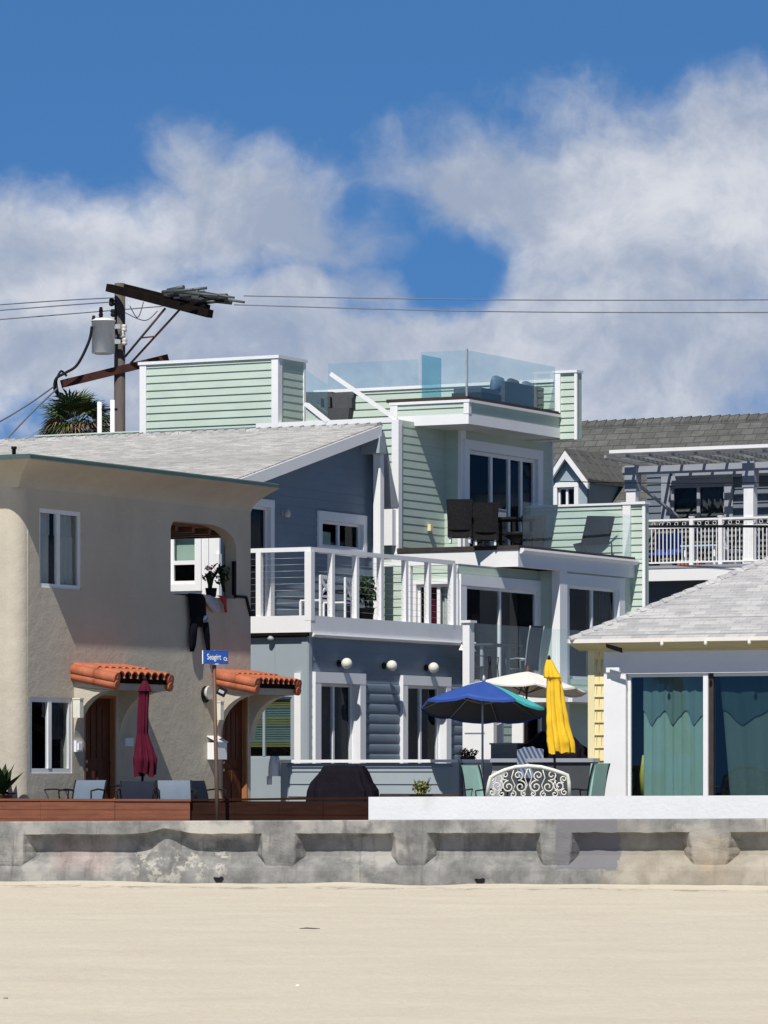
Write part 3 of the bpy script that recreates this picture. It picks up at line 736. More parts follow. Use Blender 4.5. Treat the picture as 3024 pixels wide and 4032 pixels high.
# bay side: smooth pale panels with a window
bw = (BH.v(1148), BH.v(985)+.35, BH.zv(1060, 2985), BH.zv(1060, 2745))
mb = MB(); flatwall(mb, 'v', 0, [(.12, zw0), (vBB, zw0), (vBB, zF0), (.12, zF0)], [rect(*bw)], .1); BH.build(mb, 'bay_wall', bluelite)
mb = MB()
for px in (1080,): v_ = BH.v(px); abox(mb, 'v', 0, v_-.02, v_+.02, .0, .012, bw[3]+.1, zF0-.12)
v_ = BH.v(1076); mb.lathe([(.02, 0), (.07, .02), (.07, .06), (.02, .11)], 10, (-.10, v_, zF0-.16))
BH.build(mb, 'panel_joint', bluelite)
mb = MB(); abox(mb, 'v', 0, -.012, .13, -.05, .03, zw0, zF0); mb.box(-.012, .12, -.03, .05, zw0, zF0-.002); BH.build(mb, 'corner_board', bluelite)
mb = MB(); abox(mb, 'v', 0, BH.v(1190), BH.v(1165), -.02, .07, zw0, BH.zv(1180, 2650)); BH.build(mb, 'corner_trim', white)
mb = MB(); mb.box(sB-.09, sB+.02, -.03, .12, zw0, zF0-.002); BH.build(mb, 'corner_board', bluesid)
wf = window(BH, 'v', 0, *bw, trim=.0, bars=(.5,), sash=.04, name='window', mat=bluelite, rec=.05, gl=tealglass)
mb = MB()
for k in range(20):
    z = bw[3]-.06-k*.046
    abox(mb, 'v', 0, bw[0]+.06, (bw[0]+bw[1])/2-.05 if k < 0 else bw[1]-.06, -.12, -.09, z-.034, z)
BH.build(mb, 'blind', blind_m, wf)
mb = MB()
for k in (0, 1, 2, 3, 8, 9, 10, 11, 18, 19, 20): z = bw[3]-.06-k*.046; abox(mb, 'v', 0, bw[0]+.06, bw[1]-.06, -.088, -.080, z-.014, z+.010)
BH.build(mb, 'blind_slat_edge', blind_y, wf)
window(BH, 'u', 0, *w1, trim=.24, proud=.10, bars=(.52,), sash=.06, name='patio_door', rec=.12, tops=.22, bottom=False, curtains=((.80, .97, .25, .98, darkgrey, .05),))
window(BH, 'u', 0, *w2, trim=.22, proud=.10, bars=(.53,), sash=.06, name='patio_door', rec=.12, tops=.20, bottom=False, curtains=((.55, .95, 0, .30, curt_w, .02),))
for px, py in ((1345, 2613), (1523, 2622), (1688, 2630)):
    s_ = BH.s(px-14); z_ = BH.zu(px, py); mb = MB()
    mb.lathe([(.07, 0), (.07, .03)], 12, (s_, -.04, z_), axis='y'); mb.tube([(s_, -.03, z_), (s_, -.10, z_+.03)], .02)
    lb = BH.build(mb, 'wall_lamp', black)
    mb = MB(); r = .11; mb.lathe([(r*math.sin(t*math.pi/8)+.001, -r*math.cos(t*math.pi/8)) for t in range(9)], 16, (s_, -.20, z_)); BH.build(mb, 'lamp_globe', lampglass, lb)
# balcony slab, fascia, gutter
mb = MB(); mb.box(-.14, .0, -.14, vU+.0, zF0, zF1); BH.build(mb, 'balcony_fascia', white, label='sunlit bay-side balcony fascia')
mb = MB(); mb.box(.0, sB+.10, -.14, -.02, zF0, zF1); BH.build(mb, 'balcony_fascia', trimw)
mb = MB(); mb.box(.0, sB+.05, -.02, vBB, zF0+.03, zF1-.06); BH.build(mb, 'balcony_floor', roofflat)
mb = MB(); zg = zF0
mb.extrude_poly([(-.06, v, z) for v, z in ((-.02, zg-.005), (-.17, zg-.005), (-.185, zg-.045), (-.15, zg-.085), (-.02, zg-.095))], (sB+.30, 0, 0)); BH.build(mb, 'gutter', trimw)
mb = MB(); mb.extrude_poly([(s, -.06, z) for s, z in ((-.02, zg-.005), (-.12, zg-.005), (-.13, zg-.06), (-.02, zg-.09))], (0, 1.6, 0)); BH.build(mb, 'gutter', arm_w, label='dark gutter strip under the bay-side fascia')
# railing
zr_ = BH.z(2172)
def post(H, s, v, z0, z1, r, parent, mat=white, cap=True):
    mb = MB(); mb.box(s-r, s+r, v-r, v+r, z0, z1)
    if cap: mb.box(s-r-.012, s+r+.012, v-r-.012, v+r+.012, z1, z1+.03)
    return H.build(mb, 'post', mat, parent)
mb = MB()
pr = .055
ins = .0
sR = BH.s(1783, -.07+ins)
mb.box(-.125, -.015, -.13, vU-.35, zr_, zr_+.085); mb.box(-.0155, sR, -.13, -.02, zr_, zr_+.085)
mb.box(sR-.1, sR+.01, -.0205, 1.75, zr_, zr_+.085)
rl = BH.build(mb, 'balcony_railing', white)
post(BH, -.07, -.075, zF1-.1, zr_, .075, rl, cap=False)
for px in (1022, 858):
    post(BH, -.07, BH.v(px, -.07), zF1-.1, zr_, pr, rl, cap=False)
for px in (1304, 1400, 1497, 1594, 1684): post(BH, BH.s(px, -.075), -.075, zF1-.1, zr_, pr, rl, cap=False)
post(BH, sR-.04, -.07, zF1-.1, zr_, .07, rl, cap=False)
post(BH, sR-.04, .95, zF1-.1, zr_, pr, rl, cap=False); post(BH, sR-.04, 1.7, zF1-.1, zr_, pr, rl, cap=False)
mb = MB()
for k in range(1, 10):
    z = zF1+(zr_-zF1)*k/10
    mb.tube([(-.07, vU-.35, z), (-.07, -.07, z)], .0035, 4); mb.tube([(-.07, -.07, z), (sR, -.07, z)], .0035, 4)
BH.build(mb, 'cable', steel, rl)
# upper storey
pA = BH.zu(1490, 1672, vU-.35); sA = BH.s(1490, vU-.35); pE = BH.z(1893, BH.s(905, vU-.35), vU-.35); sEv = BH.s(905, vU-.35)
slope = (pA-pE)/(sA-sEv)
def roofz(s): return pE+(s-sEv)*slope
ud = (BH.s(962, vU), BH.s(1058, vU), zF1, BH.zu(1050, 1998, vU)); uw = (BH.s(1262, vU), BH.s(1424, vU), BH.zu(1340, 2158, vU), BH.zu(1340, 2058, vU))
mb = MB()
siding(mb, 'u', vU, .0, sU, zF1-.05, roofz(sU)-.22, .19, .014, [ud, uw], LAP, lim=lambda z: (max(0, sEv+(z+.22-pE)/slope), 99))
BH.build(mb, 'upper_wall', bluesid)
mb = MB(); mb.box(sU-.10, sU+.02, vU-.03, vU+.1, zF1, roofz(sU)-.2); mb.quad((sU, vU, zF1), (sU, vBB, zF1), (sU, vBB, roofz(sU)-.2), (sU, vU, roofz(sU)-.2)); BH.build(mb, 'corner_board', bluesid)
uv = (BH.v(790)+.10, BH.v(668), BH.zv(740, 2300), BH.zv(740, 2075))
uvm = BH.zv(740, 2222)
mb = MB(); flatwall(mb, 'v', 0, [(vU, zF1-.05), (vBB, zF1-.05), (vBB, roofz(0)-.2), (vU, roofz(0)-.2)], [rect(*uv)], .1); BH.build(mb, 'upper_bay_wall', trimw)
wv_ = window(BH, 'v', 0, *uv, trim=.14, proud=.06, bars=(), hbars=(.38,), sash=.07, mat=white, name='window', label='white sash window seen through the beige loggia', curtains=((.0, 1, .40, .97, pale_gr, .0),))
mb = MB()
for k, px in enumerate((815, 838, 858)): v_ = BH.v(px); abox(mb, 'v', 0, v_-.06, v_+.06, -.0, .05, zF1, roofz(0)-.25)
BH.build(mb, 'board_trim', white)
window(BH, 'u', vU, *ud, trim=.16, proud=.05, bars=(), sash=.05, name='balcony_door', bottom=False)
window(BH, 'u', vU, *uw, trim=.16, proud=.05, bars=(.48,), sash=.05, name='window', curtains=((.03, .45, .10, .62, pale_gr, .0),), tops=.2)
mb = MB(); s_ = BH.s(1112, vU); z_ = BH.zu(1112, 2020, vU); mb.box(s_-.05, s_+.05, vU-.06, vU-.01, z_-.06, z_+.06); mb.lathe([(.05, 0), (.07, .05), (.05, .14), (.02, .17)], 10, (s_, vU-.12, z_-.09)); BH.build(mb, 'wall_lamp', porcelain)
# roof: one long plane rising to a high edge, short steep far side
vr0, vr1 = vU-.40, 12.5
mb = MB(); th = .10
def slab(mb, s0, s1, v0, v1, z0, z1, th):
    mb.hexa([(s0, v0, z0-th), (s1, v0, z1-th), (s1, v1, z1-th), (s0, v1, z0-th)], [(s0, v0, z0), (s1, v0, z1), (s1, v1, z1), (s0, v1, z0)])
slab(mb, sEv-.15, sA, vr0, vr1, roofz(sEv-.15), pA, .05)
nrow = 44
for k in range(nrow):                                       # shingle courses
    sa = sEv-.15+(sA-sEv+.15)*k/nrow; sb = sEv-.15+(sA-sEv+.15)*(k+1)/nrow
    mb.quad((sa, vr0, roofz(sa)+.011), (sb, vr0, roofz(sb)+.003), (sb, vr1, roofz(sb)+.003), (sa, vr1, roofz(sa)+.011)); mb.quad((sa, vr0, roofz(sa)), (sa, vr0, roofz(sa)+.011), (sa, vr1, roofz(sa)+.011), (sa, vr1, roofz(sa)))
rt = BH.build(mb, 'roof', sh_light)
mb = MB(); v = vr0
while v < vr1-.3: mb.hexa([(sA-.16, v, pA-.028), (sA+.12, v, pA-.02), (sA+.12, v+.28, pA-.035), (sA-.16, v+.28, pA-.043)], [(sA-.16, v, pA+.022), (sA+.02, v, pA+.06), (sA+.02, v+.28, pA+.028), (sA-.16, v+.28, pA-.0)]); v += .27
BH.build(mb, 'ridge_cap', sh_light, rt)
mb = MB(); slab(mb, sEv-.17, sA, vr0-.035, vr0+.0, roofz(sEv-.17)-.02, pA-.02, .24); BH.build(mb, 'rake_board', white, rt)
mb = MB(); slab(mb, sEv-.17, sA, vr0+.01, vr1, roofz(sEv-.17)-.052, pA-.052, .14); BH.build(mb, 'soffit', bluesid, rt)
sT = BH.s(1566, vr0); zT = BH.z(1990, sT, vr0)
mb = MB(); slab(mb, sA+.001, sT, vr0-.03, vr0+.22, pA-.10, zT, .05); slab(mb, sA+.16, sT+.02, vr0+.0, 9, pA-.12, zT-.02, .05); BH.build(mb, 'far_rake', greytrim, rt)
mb = MB(); s_ = BH.s(1490, vr0+.05); mb.hexa([(s_-.17, vr0-.06, pA-.62), (s_+.17, vr0-.06, pA-.62), (s_+.17, vr0+.5, pA-.62), (s_-.17, vr0+.5, pA-.62)], [(s_-.12, vr0-.06, pA-.25), (s_+.12, vr0-.06, pA-.25), (s_+.12, vr0+.5, pA-.25), (s_-.12, vr0+.5, pA-.25)]); BH.build(mb, 'beam_end', bluelite, rt)
s_ = BH.s(1492, vr0+.12); mb = MB(); mb.box(s_-.085, s_+.085, vr0+.04, vr0+.21, zF1-.05, pA-.6); BH.build(mb, 'roof_post', white)

# ------------------------------------------------------------------ green house
GH = House(1567, 95.5, 'green_house', 'tall pale green clapboard house with roof deck and glass railings')
k_ = 95.5/91
e_ = .178
ztop = GH.z(1652); zd1 = GH.z(2153, 0, GH.v(2045)); zd0 = GH.z(2231, 0, GH.v(2045)); vD = GH.v(2045)     # deck edge plane, deck level
sD = GH.s(2500, vD)
sFar = sD+.35
sBay0 = GH.s(1746); vBay = -.40
sBay1 = GH.s(2172, vBay)
vMain = 9.5
# upper storey walls
bayc = GH.s(1812, vBay)
op = (GH.s(1842, vBay), GH.s(2112, vBay), zd1+.02, GH.zu(1842, 1770, vBay))
mb = MB()
siding(mb, 'u', 0, .1, bayc, zd1-.1, ztop, e_, .010)
siding(mb, 'v', bayc, vBay, 0, zd1-.1, ztop, e_, .006)
siding(mb, 'u', vBay, bayc, sBay1, zd1-.1, ztop-.05, e_, .010, [op])
mb.quad((sBay1, vBay, zd1-.1), (sBay1, vMain, zd1-.1), (sBay1, vMain, ztop), (sBay1, vBay, ztop)); mb.quad((0, vMain, zd1), (sBay1, vMain, zd1), (sBay1, vMain, ztop), (0, vMain, ztop))
GH.build(mb, 'upper_wall', greensid)
mb = MB(); siding(mb, 'v', 0, .1, vMain, G, ztop, e_, .030); GH.build(mb, 'bay_wall', greensid)
mb = MB(); mb.box(-.035, .14, -.012-.02, .14, G, ztop+.0); GH.build(mb, 'corner_board', white)
mb = MB(); mb.box(bayc-.02, bayc+.24, vBay-.025, vBay+.05, zd1, ztop-.06); GH.build(mb, 'corner_board', trimw); mb = MB(); mb.box(sBay1-.02, sBay1+.03, vBay-.03, vBay+.12, zd1, ztop-.06); GH.build(mb, 'corner_board', trimw)
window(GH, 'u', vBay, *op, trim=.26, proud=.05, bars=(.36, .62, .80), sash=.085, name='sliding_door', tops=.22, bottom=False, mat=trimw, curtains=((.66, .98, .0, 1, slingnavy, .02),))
mb = MB(); va_, vb2 = GH.v(1566), GH.v(1463); z0_, z1_ = GH.zv(1510, 2150), GH.zv(1510, 2008); mb.box(-.22, -.031, va_+.02, vb2, z0_, z1_); cb = GH.build(mb, 'wall_cabinet', white)
mb = MB(); mb.box(-.228, -.2205, GH.v(1515), GH.v(1474), z0_+.22, z1_-.12); GH.build(mb, 'cabinet_slot', black, cb)
# roof overhang box
s0_ = GH.s(1631); vO = GH.v(1845, s0_)
zo1 = GH.z(1572, s0_, vO); zo0 = GH.z(1668, s0_, vO); zom = GH.z(1628, s0_, vO)
sO = GH.s(2272, vO)
mb = MB(); mb.box(s0_, sO, vO, .6, zo0, zom); GH.build(mb, 'overhang_fascia', white)
mb = MB(); mb.box(s0_+.04, sO-.03, vO+.04, .6, zom+.002, zo1-.065)
siding(mb, 'v', s0_+.03, vO+.1, .6, zom, zo1-.04, .15, .028); siding(mb, 'u', vO+.03, s0_+.1, sO-.1, zom, zo1-.04, .15, .010)
GH.build(mb, 'overhang_panel', greensid)
mb = MB(); mb.box(s0_-.01, s0_+.12, vO-.01, vO+.12, zom, zo1-.03); mb.box(s0_-.01, s0_+.12, .42, .60, zom, zo1-.03); mb.box(s0_-.02, sO, vO-.03, vO+.10, zo1-.06, zo1-.0); mb.box(s0_-.021, s0_+.10, vO-.02, .62, zo1-.06, zo1+.0); GH.build(mb, 'overhang_trim', white)
mb = MB(); mb.box(s0_-.01, sO-.5, vO+.02, .7, zo1+.002, zo1+.075); GH.build(mb, 'roof_edge', rail_bl)
# roof deck: floor, sunny-side edge, far parapet with cap
zfl = ztop+.02
mb = MB(); mb.box(.02, sBay1-.01, .01, vMain-.01, ztop-.2, ztop-.002); mb.box(s0_+.06, sO-.06, vO+.06, .3, zo1-.3, zo1-.07); GH.build(mb, 'roof_deck', roofflat)
mb = MB(); mb.box(-.03, .12, .14, 3.6, ztop-.06, ztop+.05); GH.build(mb, 'roof_curb', white)
sP = GH.s(2208, vO-.0)
fz1 = GH.z(1472, sO, vO); fz0 = GH.z(1740, sO, vO); fv0 = GH.v(2272, sP); fv1 = GH.v(2196, sP)
mb = MB(); siding(mb, 'v', sP, fv0+.03, fv1, fz0, fz1-.06, .165, .028); mb.box(sP+.002, sP+.25, fv0, fv1, fz0, fz1-.05); GH.build(mb, 'fin_wall', greensid)
mb = MB(); abox(mb, 'v', sP, fv1-.09, fv1+.06, .0, .06, zo1+.05, fz1-.06); abox(mb, 'v', sP, fv0-.02, fv0+.05, .0, .05, fz0-.02, fz1-.06); GH.build(mb, 'fin_trim', white)
mb = MB(); abox(mb, 'v', sP, fv0-.03, fv1+.10, -.27, .07, fz1-.06, fz1); GH.build(mb, 'fin_cap', trimw)
pz = GH.z(1495, sP, fv1)
vP1 = GH.v(1235, sP)
mb = MB(); siding(mb, 'v', sP+.05, fv1, vP1, ztop-.1, pz-.05, e_, .030); mb.box(sP+.06, sP+.2, fv1, vP1, ztop-.1, pz-.06); GH.build(mb, 'parapet', greensid)
mb = MB(); abox(mb, 'v', sP+.05, fv1, vP1, -.2, .06, pz-.05, pz+.02); GH.build(mb, 'parapet_cap', white)
def pane(a, b, name='glass_panel', mat=None, parent=None, lab=None):
    """upright pane between two (s, v, z0, z1) edges"""
    (sa, va, za0, za1), (sb, vb, zb0, zb1) = a, b
    t = Vector((sb-sa, vb-va, 0)).normalized(); nrm = Vector((-t.y, t.x, 0))*.006
    mb = MB(); mb.hexa([(sa-nrm.x, va-nrm.y, za0), (sb-nrm.x, vb-nrm.y, zb0), (sb+nrm.x, vb+nrm.y, zb0), (sa+nrm.x, va+nrm.y, za0)], [(sa-nrm.x, va-nrm.y, za1), (sb-nrm.x, vb-nrm.y, zb1), (sb+nrm.x, vb+nrm.y, zb1), (sa+nrm.x, va+nrm.y, za1)])
    return GH.build(mb, name, mat or railglass, parent, lab)
gt = GH.z(1412, sP, GH.v(1650, sP))
vs = [GH.v(p, sP+.1) for p in (1291, 1508, 1648)]
for a, b2 in zip(vs, vs[1:]): pane((sP+.1, a-.01, pz+.03, gt), (sP+.1, b2+.01, pz+.03, gt))
sN = GH.s(1838, vO+.12); gtn = GH.z(1378, sN, vO+.12)
vs = [vO+.12, GH.v(1740, sN), GH.v(1655, sN)]
for a, b2 in zip(vs, vs[1:]): pane((sN, a+.01, zo1-.05, gtn), (sN, b2-.01, zo1-.05, gtn))
us = [sN, GH.s(1975, vO+.12), GH.s(2093, vO+.12), sP-.05]
for a, b2 in zip(us, us[1:]): pane((a+.01, vO+.12, zo1-.05, gtn), (b2-.01, vO+.12, zo1-.05, gtn-.0))
gv = GH.v(1658, sN); pane((sN+.05, gv, zo1-.1, gtn-.05), (GH.s(1737, gv), gv, zo1-.1, gtn-.05), mat=railglass2, lab='thick blue-green glass gate panel')
mb = MB(); mb.box(sN-.02, sN+.02, vO+.10, vO+.14, zo1-.05, gtn+.03); GH.build(mb, 'glass_post', steel)
# stair house on the roof
tw = House.__new__(House); tw.__dict__.update(GH.__dict__)
vt0, vt1 = GH.v(1094), GH.v(558); zt1 = GH.z(1402, 0, vt0); st1 = GH.s(1198, vt0)
mb = MB(); siding(mb, 'v', 0, vt0+.05, vt1-.05, ztop-.3, zt1-.05, .172, .030); siding(mb, 'u', vt0, .1, st1, ztop-.3, zt1-.05, .172, .012)
mb.quad((st1, vt0, ztop-.3), (st1, vt1, ztop-.3), (st1, vt1, zt1-.05), (st1, vt0, zt1-.05)); mb.quad((0, vt1, ztop-.3), (st1, vt1, ztop-.3), (st1, vt1, zt1-.05), (0, vt1, zt1-.05))
GH.build(mb, 'stair_house', greensid)
mb = MB(); mb.box(-.07, st1+.05, vt0-.06, vt1+.06, zt1-.05, zt1+.02); GH.build(mb, 'stair_house_cap', trimw)
mb = MB(); mb.box(-.045, .15, vt0-.03, vt0+.14, ztop-.2, zt1-.06); GH.build(mb, 'corner_board', white); mb = MB(); mb.box(-.045, .1, vt1-.14, vt1+.03, ztop-.2, zt1-.06); GH.build(mb, 'corner_board', white); mb = MB(); mb.box(st1-.06, st1+.03, vt0-.03, vt0+.05, ztop-.0, zt1-.06); GH.build(mb, 'corner_board', white)
# sloping stair parapets
p0 = (0, GH.v(1205), GH.zv(1205, 1595)); p1 = (0, GH.v(1285), GH.zv(1285, 1665))
mb = MB(); mb.hexa([(.0, p0[1], ztop-.05), (.0, p1[1], ztop-.05), (.0, p1[1], p1[2]), (.0, p0[1], p0[2])], [(.12, p0[1], ztop-.05), (.12, p1[1], ztop-.05), (.12, p1[1], p1[2]), (.12, p0[1], p0[2])]); GH.build(mb, 'stair_parapet', greensid)
mb = MB(); mb.bar((.06, p0[1]+.03, p0[2]+.03), (.06, p1[1]-.03, p1[2]+.02), .2, .07); GH.build(mb, 'stair_parapet_cap', white)
q0 = (.03, GH.v(1300), GH.zv(1300, 1472)); q1 = (.03, GH.v(1560), GH.zv(1560, 1652))
mb = MB(); mb.bar(q0, q1, .07, .085); GH.build(mb, 'sloping_handrail', white)
pane((.3, GH.v(1207, .3), ztop, GH.z(1462, .3, 3)), (.3, GH.v(1290, .3), ztop, GH.z(1525, .3, 3)))
# terrace deck over the lower storeys
mb = MB(); mb.box(-.06, .0, vD, .08, zd0, zd1-.06); GH.build(mb, 'terrace_fascia', white, label='sunlit bay-side terrace fascia')
mb = MB(); mb.box(.0, sD+.05, vD-.0, vD+.12, zd0, zd1-.03); mb.extrude_poly([(-.02, v, z) for v, z in ((vD, zd1-.03), (vD-.12, zd1-.03), (vD-.13, zd1-.08), (vD-.07, zd1-.14), (vD, zd1-.15))], (sD+.1, 0, 0)); GH.build(mb, 'terrace_fascia', trimw)
mb = MB(); mb.box(.004, sD, vD+.02, vMain, zd0+.02, zd1-.031); mb.box(-.09, .02, vD-.03, -.02, zd1-.059, zd1+.035); mb.box(.02, sD, vD-.02, vD+.10, zd1-.029, zd1+.035); GH.build(mb, 'terrace_floor', rail_bl)
# far fin wall with siding towards us
zfin1 = GH.z(1978, sD, vD); fa0, fa1 = GH.v(2540, sD), GH.v(2470, sD); zlow = GH.z(2420, sD, vD)
mb = MB(); siding(mb, 'v', sD, fa0+.05, fa1+2.9, zd1, zfin1-.05, .165, .028); siding(mb, 'v', sD, fa0+.05, fa1-.03, G, zd1, .165, .028); mb.box(sD+.004, sD+.2, fa0, fa1+2.9, G, zfin1-.05); GH.build(mb, 'fin_wall', greensid)
mb = MB(); abox(mb, 'v', sD, fa1-.11, fa1+.09, 0, .07, zd1-.02, zfin1-.05); abox(mb, 'v', sD, fa0-.02, fa0+.05, 0, .05, G, zfin1-.05); GH.build(mb, 'fin_trim', white)
mb = MB(); abox(mb, 'v', sD, fa0-.04, fa1+.12, -.22, .09, zfin1-.05, zfin1+.01); abox(mb, 'v', sD, fa1+.12, fa1+2.9, -.2, .05, zfin1-.05, zfin1+.0); GH.build(mb, 'fin_cap', trimw)
# glass round the terrace
sG = GH.s(2112, vD+.06); gz = zd1+1.0
us = [.25, 1.75, 3.25, 4.75, sD-.12]
for a, b2 in zip(us, us[1:]): pane((a+.01, vD+.05, zd1+.03, gz), (b2-.01, vD+.05, zd1+.03, gz), mat=railclear)
# lower storeys
vL = GH.v(2150, GH.s(2150, vD)-.0)+.55; sCorner = GH.s(1803, vL); sMid = GH.s(2192, vL-.45); vR = vL-.45
lop = (GH.s(1830, vL), GH.s(2118, vL), 3.75, GH.zu(1860, 2308, vL)); rop = (GH.s(2234, vR), GH.s(2432, vR), 3.9, GH.zu(2300, 2310, vR))
gop = (GH.s(2096, vR), GH.s(2270, vR), 1.0, GH.zu(2200, 2775, vR))
vop = (GH.v(1790, sCorner), GH.v(1642, sCorner), 3.75, GH.zv(1700, 2300, sCorner))
mb = MB()
siding(mb, 'u', vL, sCorner, sMid, 3.6, zd0, e_, .010, [lop]); siding(mb, 'u', vR, sMid, sD, 3.6, zd0+.02, e_, .010, [rop])
siding(mb, 'v', sCorner, vL, 0, 3.6, zd0, e_, .02, [vop]); mb.quad((sMid, vR, 3.6), (sMid, vL, 3.6), (sMid, vL, zd0), (sMid, vR, zd0))
GH.build(mb, 'middle_wall', greensid)
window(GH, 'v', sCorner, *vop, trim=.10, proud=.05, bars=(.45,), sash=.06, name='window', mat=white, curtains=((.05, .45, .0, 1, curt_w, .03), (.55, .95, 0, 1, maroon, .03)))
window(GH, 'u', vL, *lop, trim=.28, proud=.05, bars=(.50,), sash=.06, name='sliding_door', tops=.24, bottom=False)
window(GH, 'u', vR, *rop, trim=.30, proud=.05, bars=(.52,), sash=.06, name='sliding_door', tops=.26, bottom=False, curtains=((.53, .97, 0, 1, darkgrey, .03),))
mb = MB(); mb.box(sMid-.04, sMid+.34, vR-.10, vR+.1, G, zd0-.0); GH.build(mb, 'porch_column', white)
# lower deck and ground floor
zl1 = GH.zu(2260, 2716, vR-.9); zl0 = GH.zu(2260, 2764, vR-.9)
sLd = .9
mb = MB(); mb.box(sLd, sD, vR-.95, vL, zl0, zl1); GH.build(mb, 'lower_deck', trimw)
us = [GH.s(1868, vR-.9), GH.s(2040, vR-.9), GH.s(2192, vR-.9), sD-.2]
gzl = GH.zu(2040, 2466, vR-.9)
for a, b2 in zip(us, us[1:]): pane((a+.02, vR-.9, zl1+.05, gzl), (b2-.02, vR-.9, zl1+.05, gzl), mat=railclear)
s_ = GH.s(1846, vR-.9); mb = MB(); mb.box(s_-.13, s_+.10, vR-.98, vR-.82, G, gzl); mb.box(s_-.17, s_+.14, vR-1.02, vR-.78, gzl, gzl+.05); GH.build(mb, 'newel_post', white)
mb = MB(); siding(mb, 'u', vR+.3, sCorner+.3, sD, G, zl0, e_, .010, [gop]); siding(mb, 'v', sCorner+.3, vR+.3, 0, G, 3.6, e_, .03); GH.build(mb, 'lower_wall', greensid)
window(GH, 'u', vR+.3, gop[0], gop[1], gop[2], gop[3], trim=.16, proud=.05, bars=(.5,), sash=.06, name='sliding_door', bottom=False)
mb = MB()
for px in (1962, 2042): v_ = GH.v(px, sCorner+.3); abox(mb, 'v', sCorner+.3, v_-.13, v_+.13, 0, .06, G, 3.6)
GH.build(mb, 'board_trim', white)

# ------------------------------------------------------------------ grey house far behind
FH = House(2545, 112.0, 'grey_house', 'grey house with weathered shingle roof, dormer and white pergola balcony, far right')
zr1 = FH.zv(2700, 1648, 4.2)
sR_ = 4.2; zE = FH.z(2240, 0, 0); v0r, v1r = FH.v(3500), FH.v(2150)+3
mb = MB(); mb.hexa([(-.4, v0r, zE-.2), (sR_, v0r, zr1-.2), (sR_, v1r, zr1-.2), (-.4, v1r, zE-.2)], [(-.4, v0r, zE), (sR_, v0r, zr1), (sR_, v1r, zr1), (-.4, v1r, zE)])
mb.hexa([(sR_, v0r, zr1-.2), (9, v0r, zE), (9, v1r, zE), (sR_, v1r, zr1-.2)], [(sR_, v0r, zr1), (9, v0r, zE+.2), (9, v1r, zE+.2), (sR_, v1r, zr1)])
rt = FH.build(mb, 'roof', sh_dark)
mb = MB(); v = v0r
while v < v1r-.3: mb.hexa([(sR_-.18, v, zr1-.17), (sR_+.1, v, zr1-.02), (sR_+.1, v+.3, zr1-.05), (sR_-.18, v+.3, zr1-.2)], [(sR_-.18, v, zr1-.08), (sR_, v, zr1+.07), (sR_, v+.3, zr1+.03), (sR_-.18, v+.3, zr1-.12)]); v += .28
FH.build(mb, 'ridge_cap', sh_dark, rt)
mb = MB(); siding(mb, 'v', 0, v0r, v1r, G, zE-.05, .19, .02); mb.quad((9, v0r, G), (9, v1r, G), (9, v1r, zE), (9, v0r, zE)); mb.quad((0, v0r, G), (9, v0r, G), (9, v0r, zE), (0, v0r, zE)); mb.quad((0, v1r, G), (9, v1r, G), (9, v1r, zE), (0, v1r, zE)); FH.build(mb, 'wall', farsid)
# balcony room set into the roof
sb = 1.0; va, vb_ = FH.v(3400, sb), FH.v(2548, sb); zbt = FH.z(1862, sb, vb_); zbd = FH.z(2232, 0, 0)
bop = (FH.v(2855, sb), FH.v(2640, sb), zbd, FH.zv(2750, 1908, sb))
mb = MB(); siding(mb, 'v', sb, va, vb_, zbd-.2, zbt, .185, .035, [bop]); siding(mb, 'u', vb_, 0, 0, 0, 0); mb.quad((sb, va, zbt), (5, va, zbt), (5, vb_, zbt), (sb, vb_, zbt)); mb.quad((sb, vb_, zbd-.2), (5, vb_, zbd-.2), (5, vb_, zbt), (sb, vb_, zbt))
FH.build(mb, 'balcony_wall', farsid)
window(FH, 'v', sb, *bop, trim=.24, proud=.06, bars=(.5,), sash=.07, name='sliding_door', bottom=False, mat=greytrim, curtains=((.04, .46, 0, .97, darkgrey, .04),))
# balcony slab, railing
sF_ = -2.6; vba, vbb = FH.v(3400, sF_), FH.v(2440, sF_); zs1 = FH.zv(2700, 2236, sF_); zs0 = FH.zv(2700, 2285, sF_)
mb = MB(); mb.box(sF_, sF_+.08, vba, vbb, zs0, zs1); FH.build(mb, 'balcony_fascia', white)
mb = MB(); mb.box(sF_+.08, sb, vba, vbb, zs0+.1, zs1+.02); mb.box(sF_-.02, sF_+.1, vba, vbb, zs1+.001, zs1+.07); FH.build(mb, 'balcony_floor', greytrim)
zrt = FH.zv(2700, 2042, sF_+.1); sr = sF_+.12
mb = MB(); abox(mb, 'v', sr, vba, vbb, -.03, .03, zrt-.05, zrt); abox(mb, 'v', sr, vba, vbb, -.02, .02, zrt-.24, zrt-.20); abox(mb, 'v', sr, vba, vbb, -.02, .02, zs1+.13, zs1+.17); 
v = vba; 
rl = FH.build(mb, 'balcony_railing', white)
mb = MB(); kk = 0
while v < vbb:
    kk += 1
    abox(mb, 'v', sr, v-.012, v+.012, -.012, .012, zs1+.16, zrt-.21)
    if kk % 2:
        cv_ = v+.055; pts = [(sr, cv_+.045*math.cos(t*math.pi/5), zrt-.125+.045*math.sin(t*math.pi/5)) for t in range(11)]
        mb.tube(pts, .008, 5)
    v += .105
b_o = FH.build(mb, 'baluster', white, rl)
for px in (2724, 2838): post(FH, sr, FH.v(px, sr), zs1+.05, zrt+.02, .05, rl)
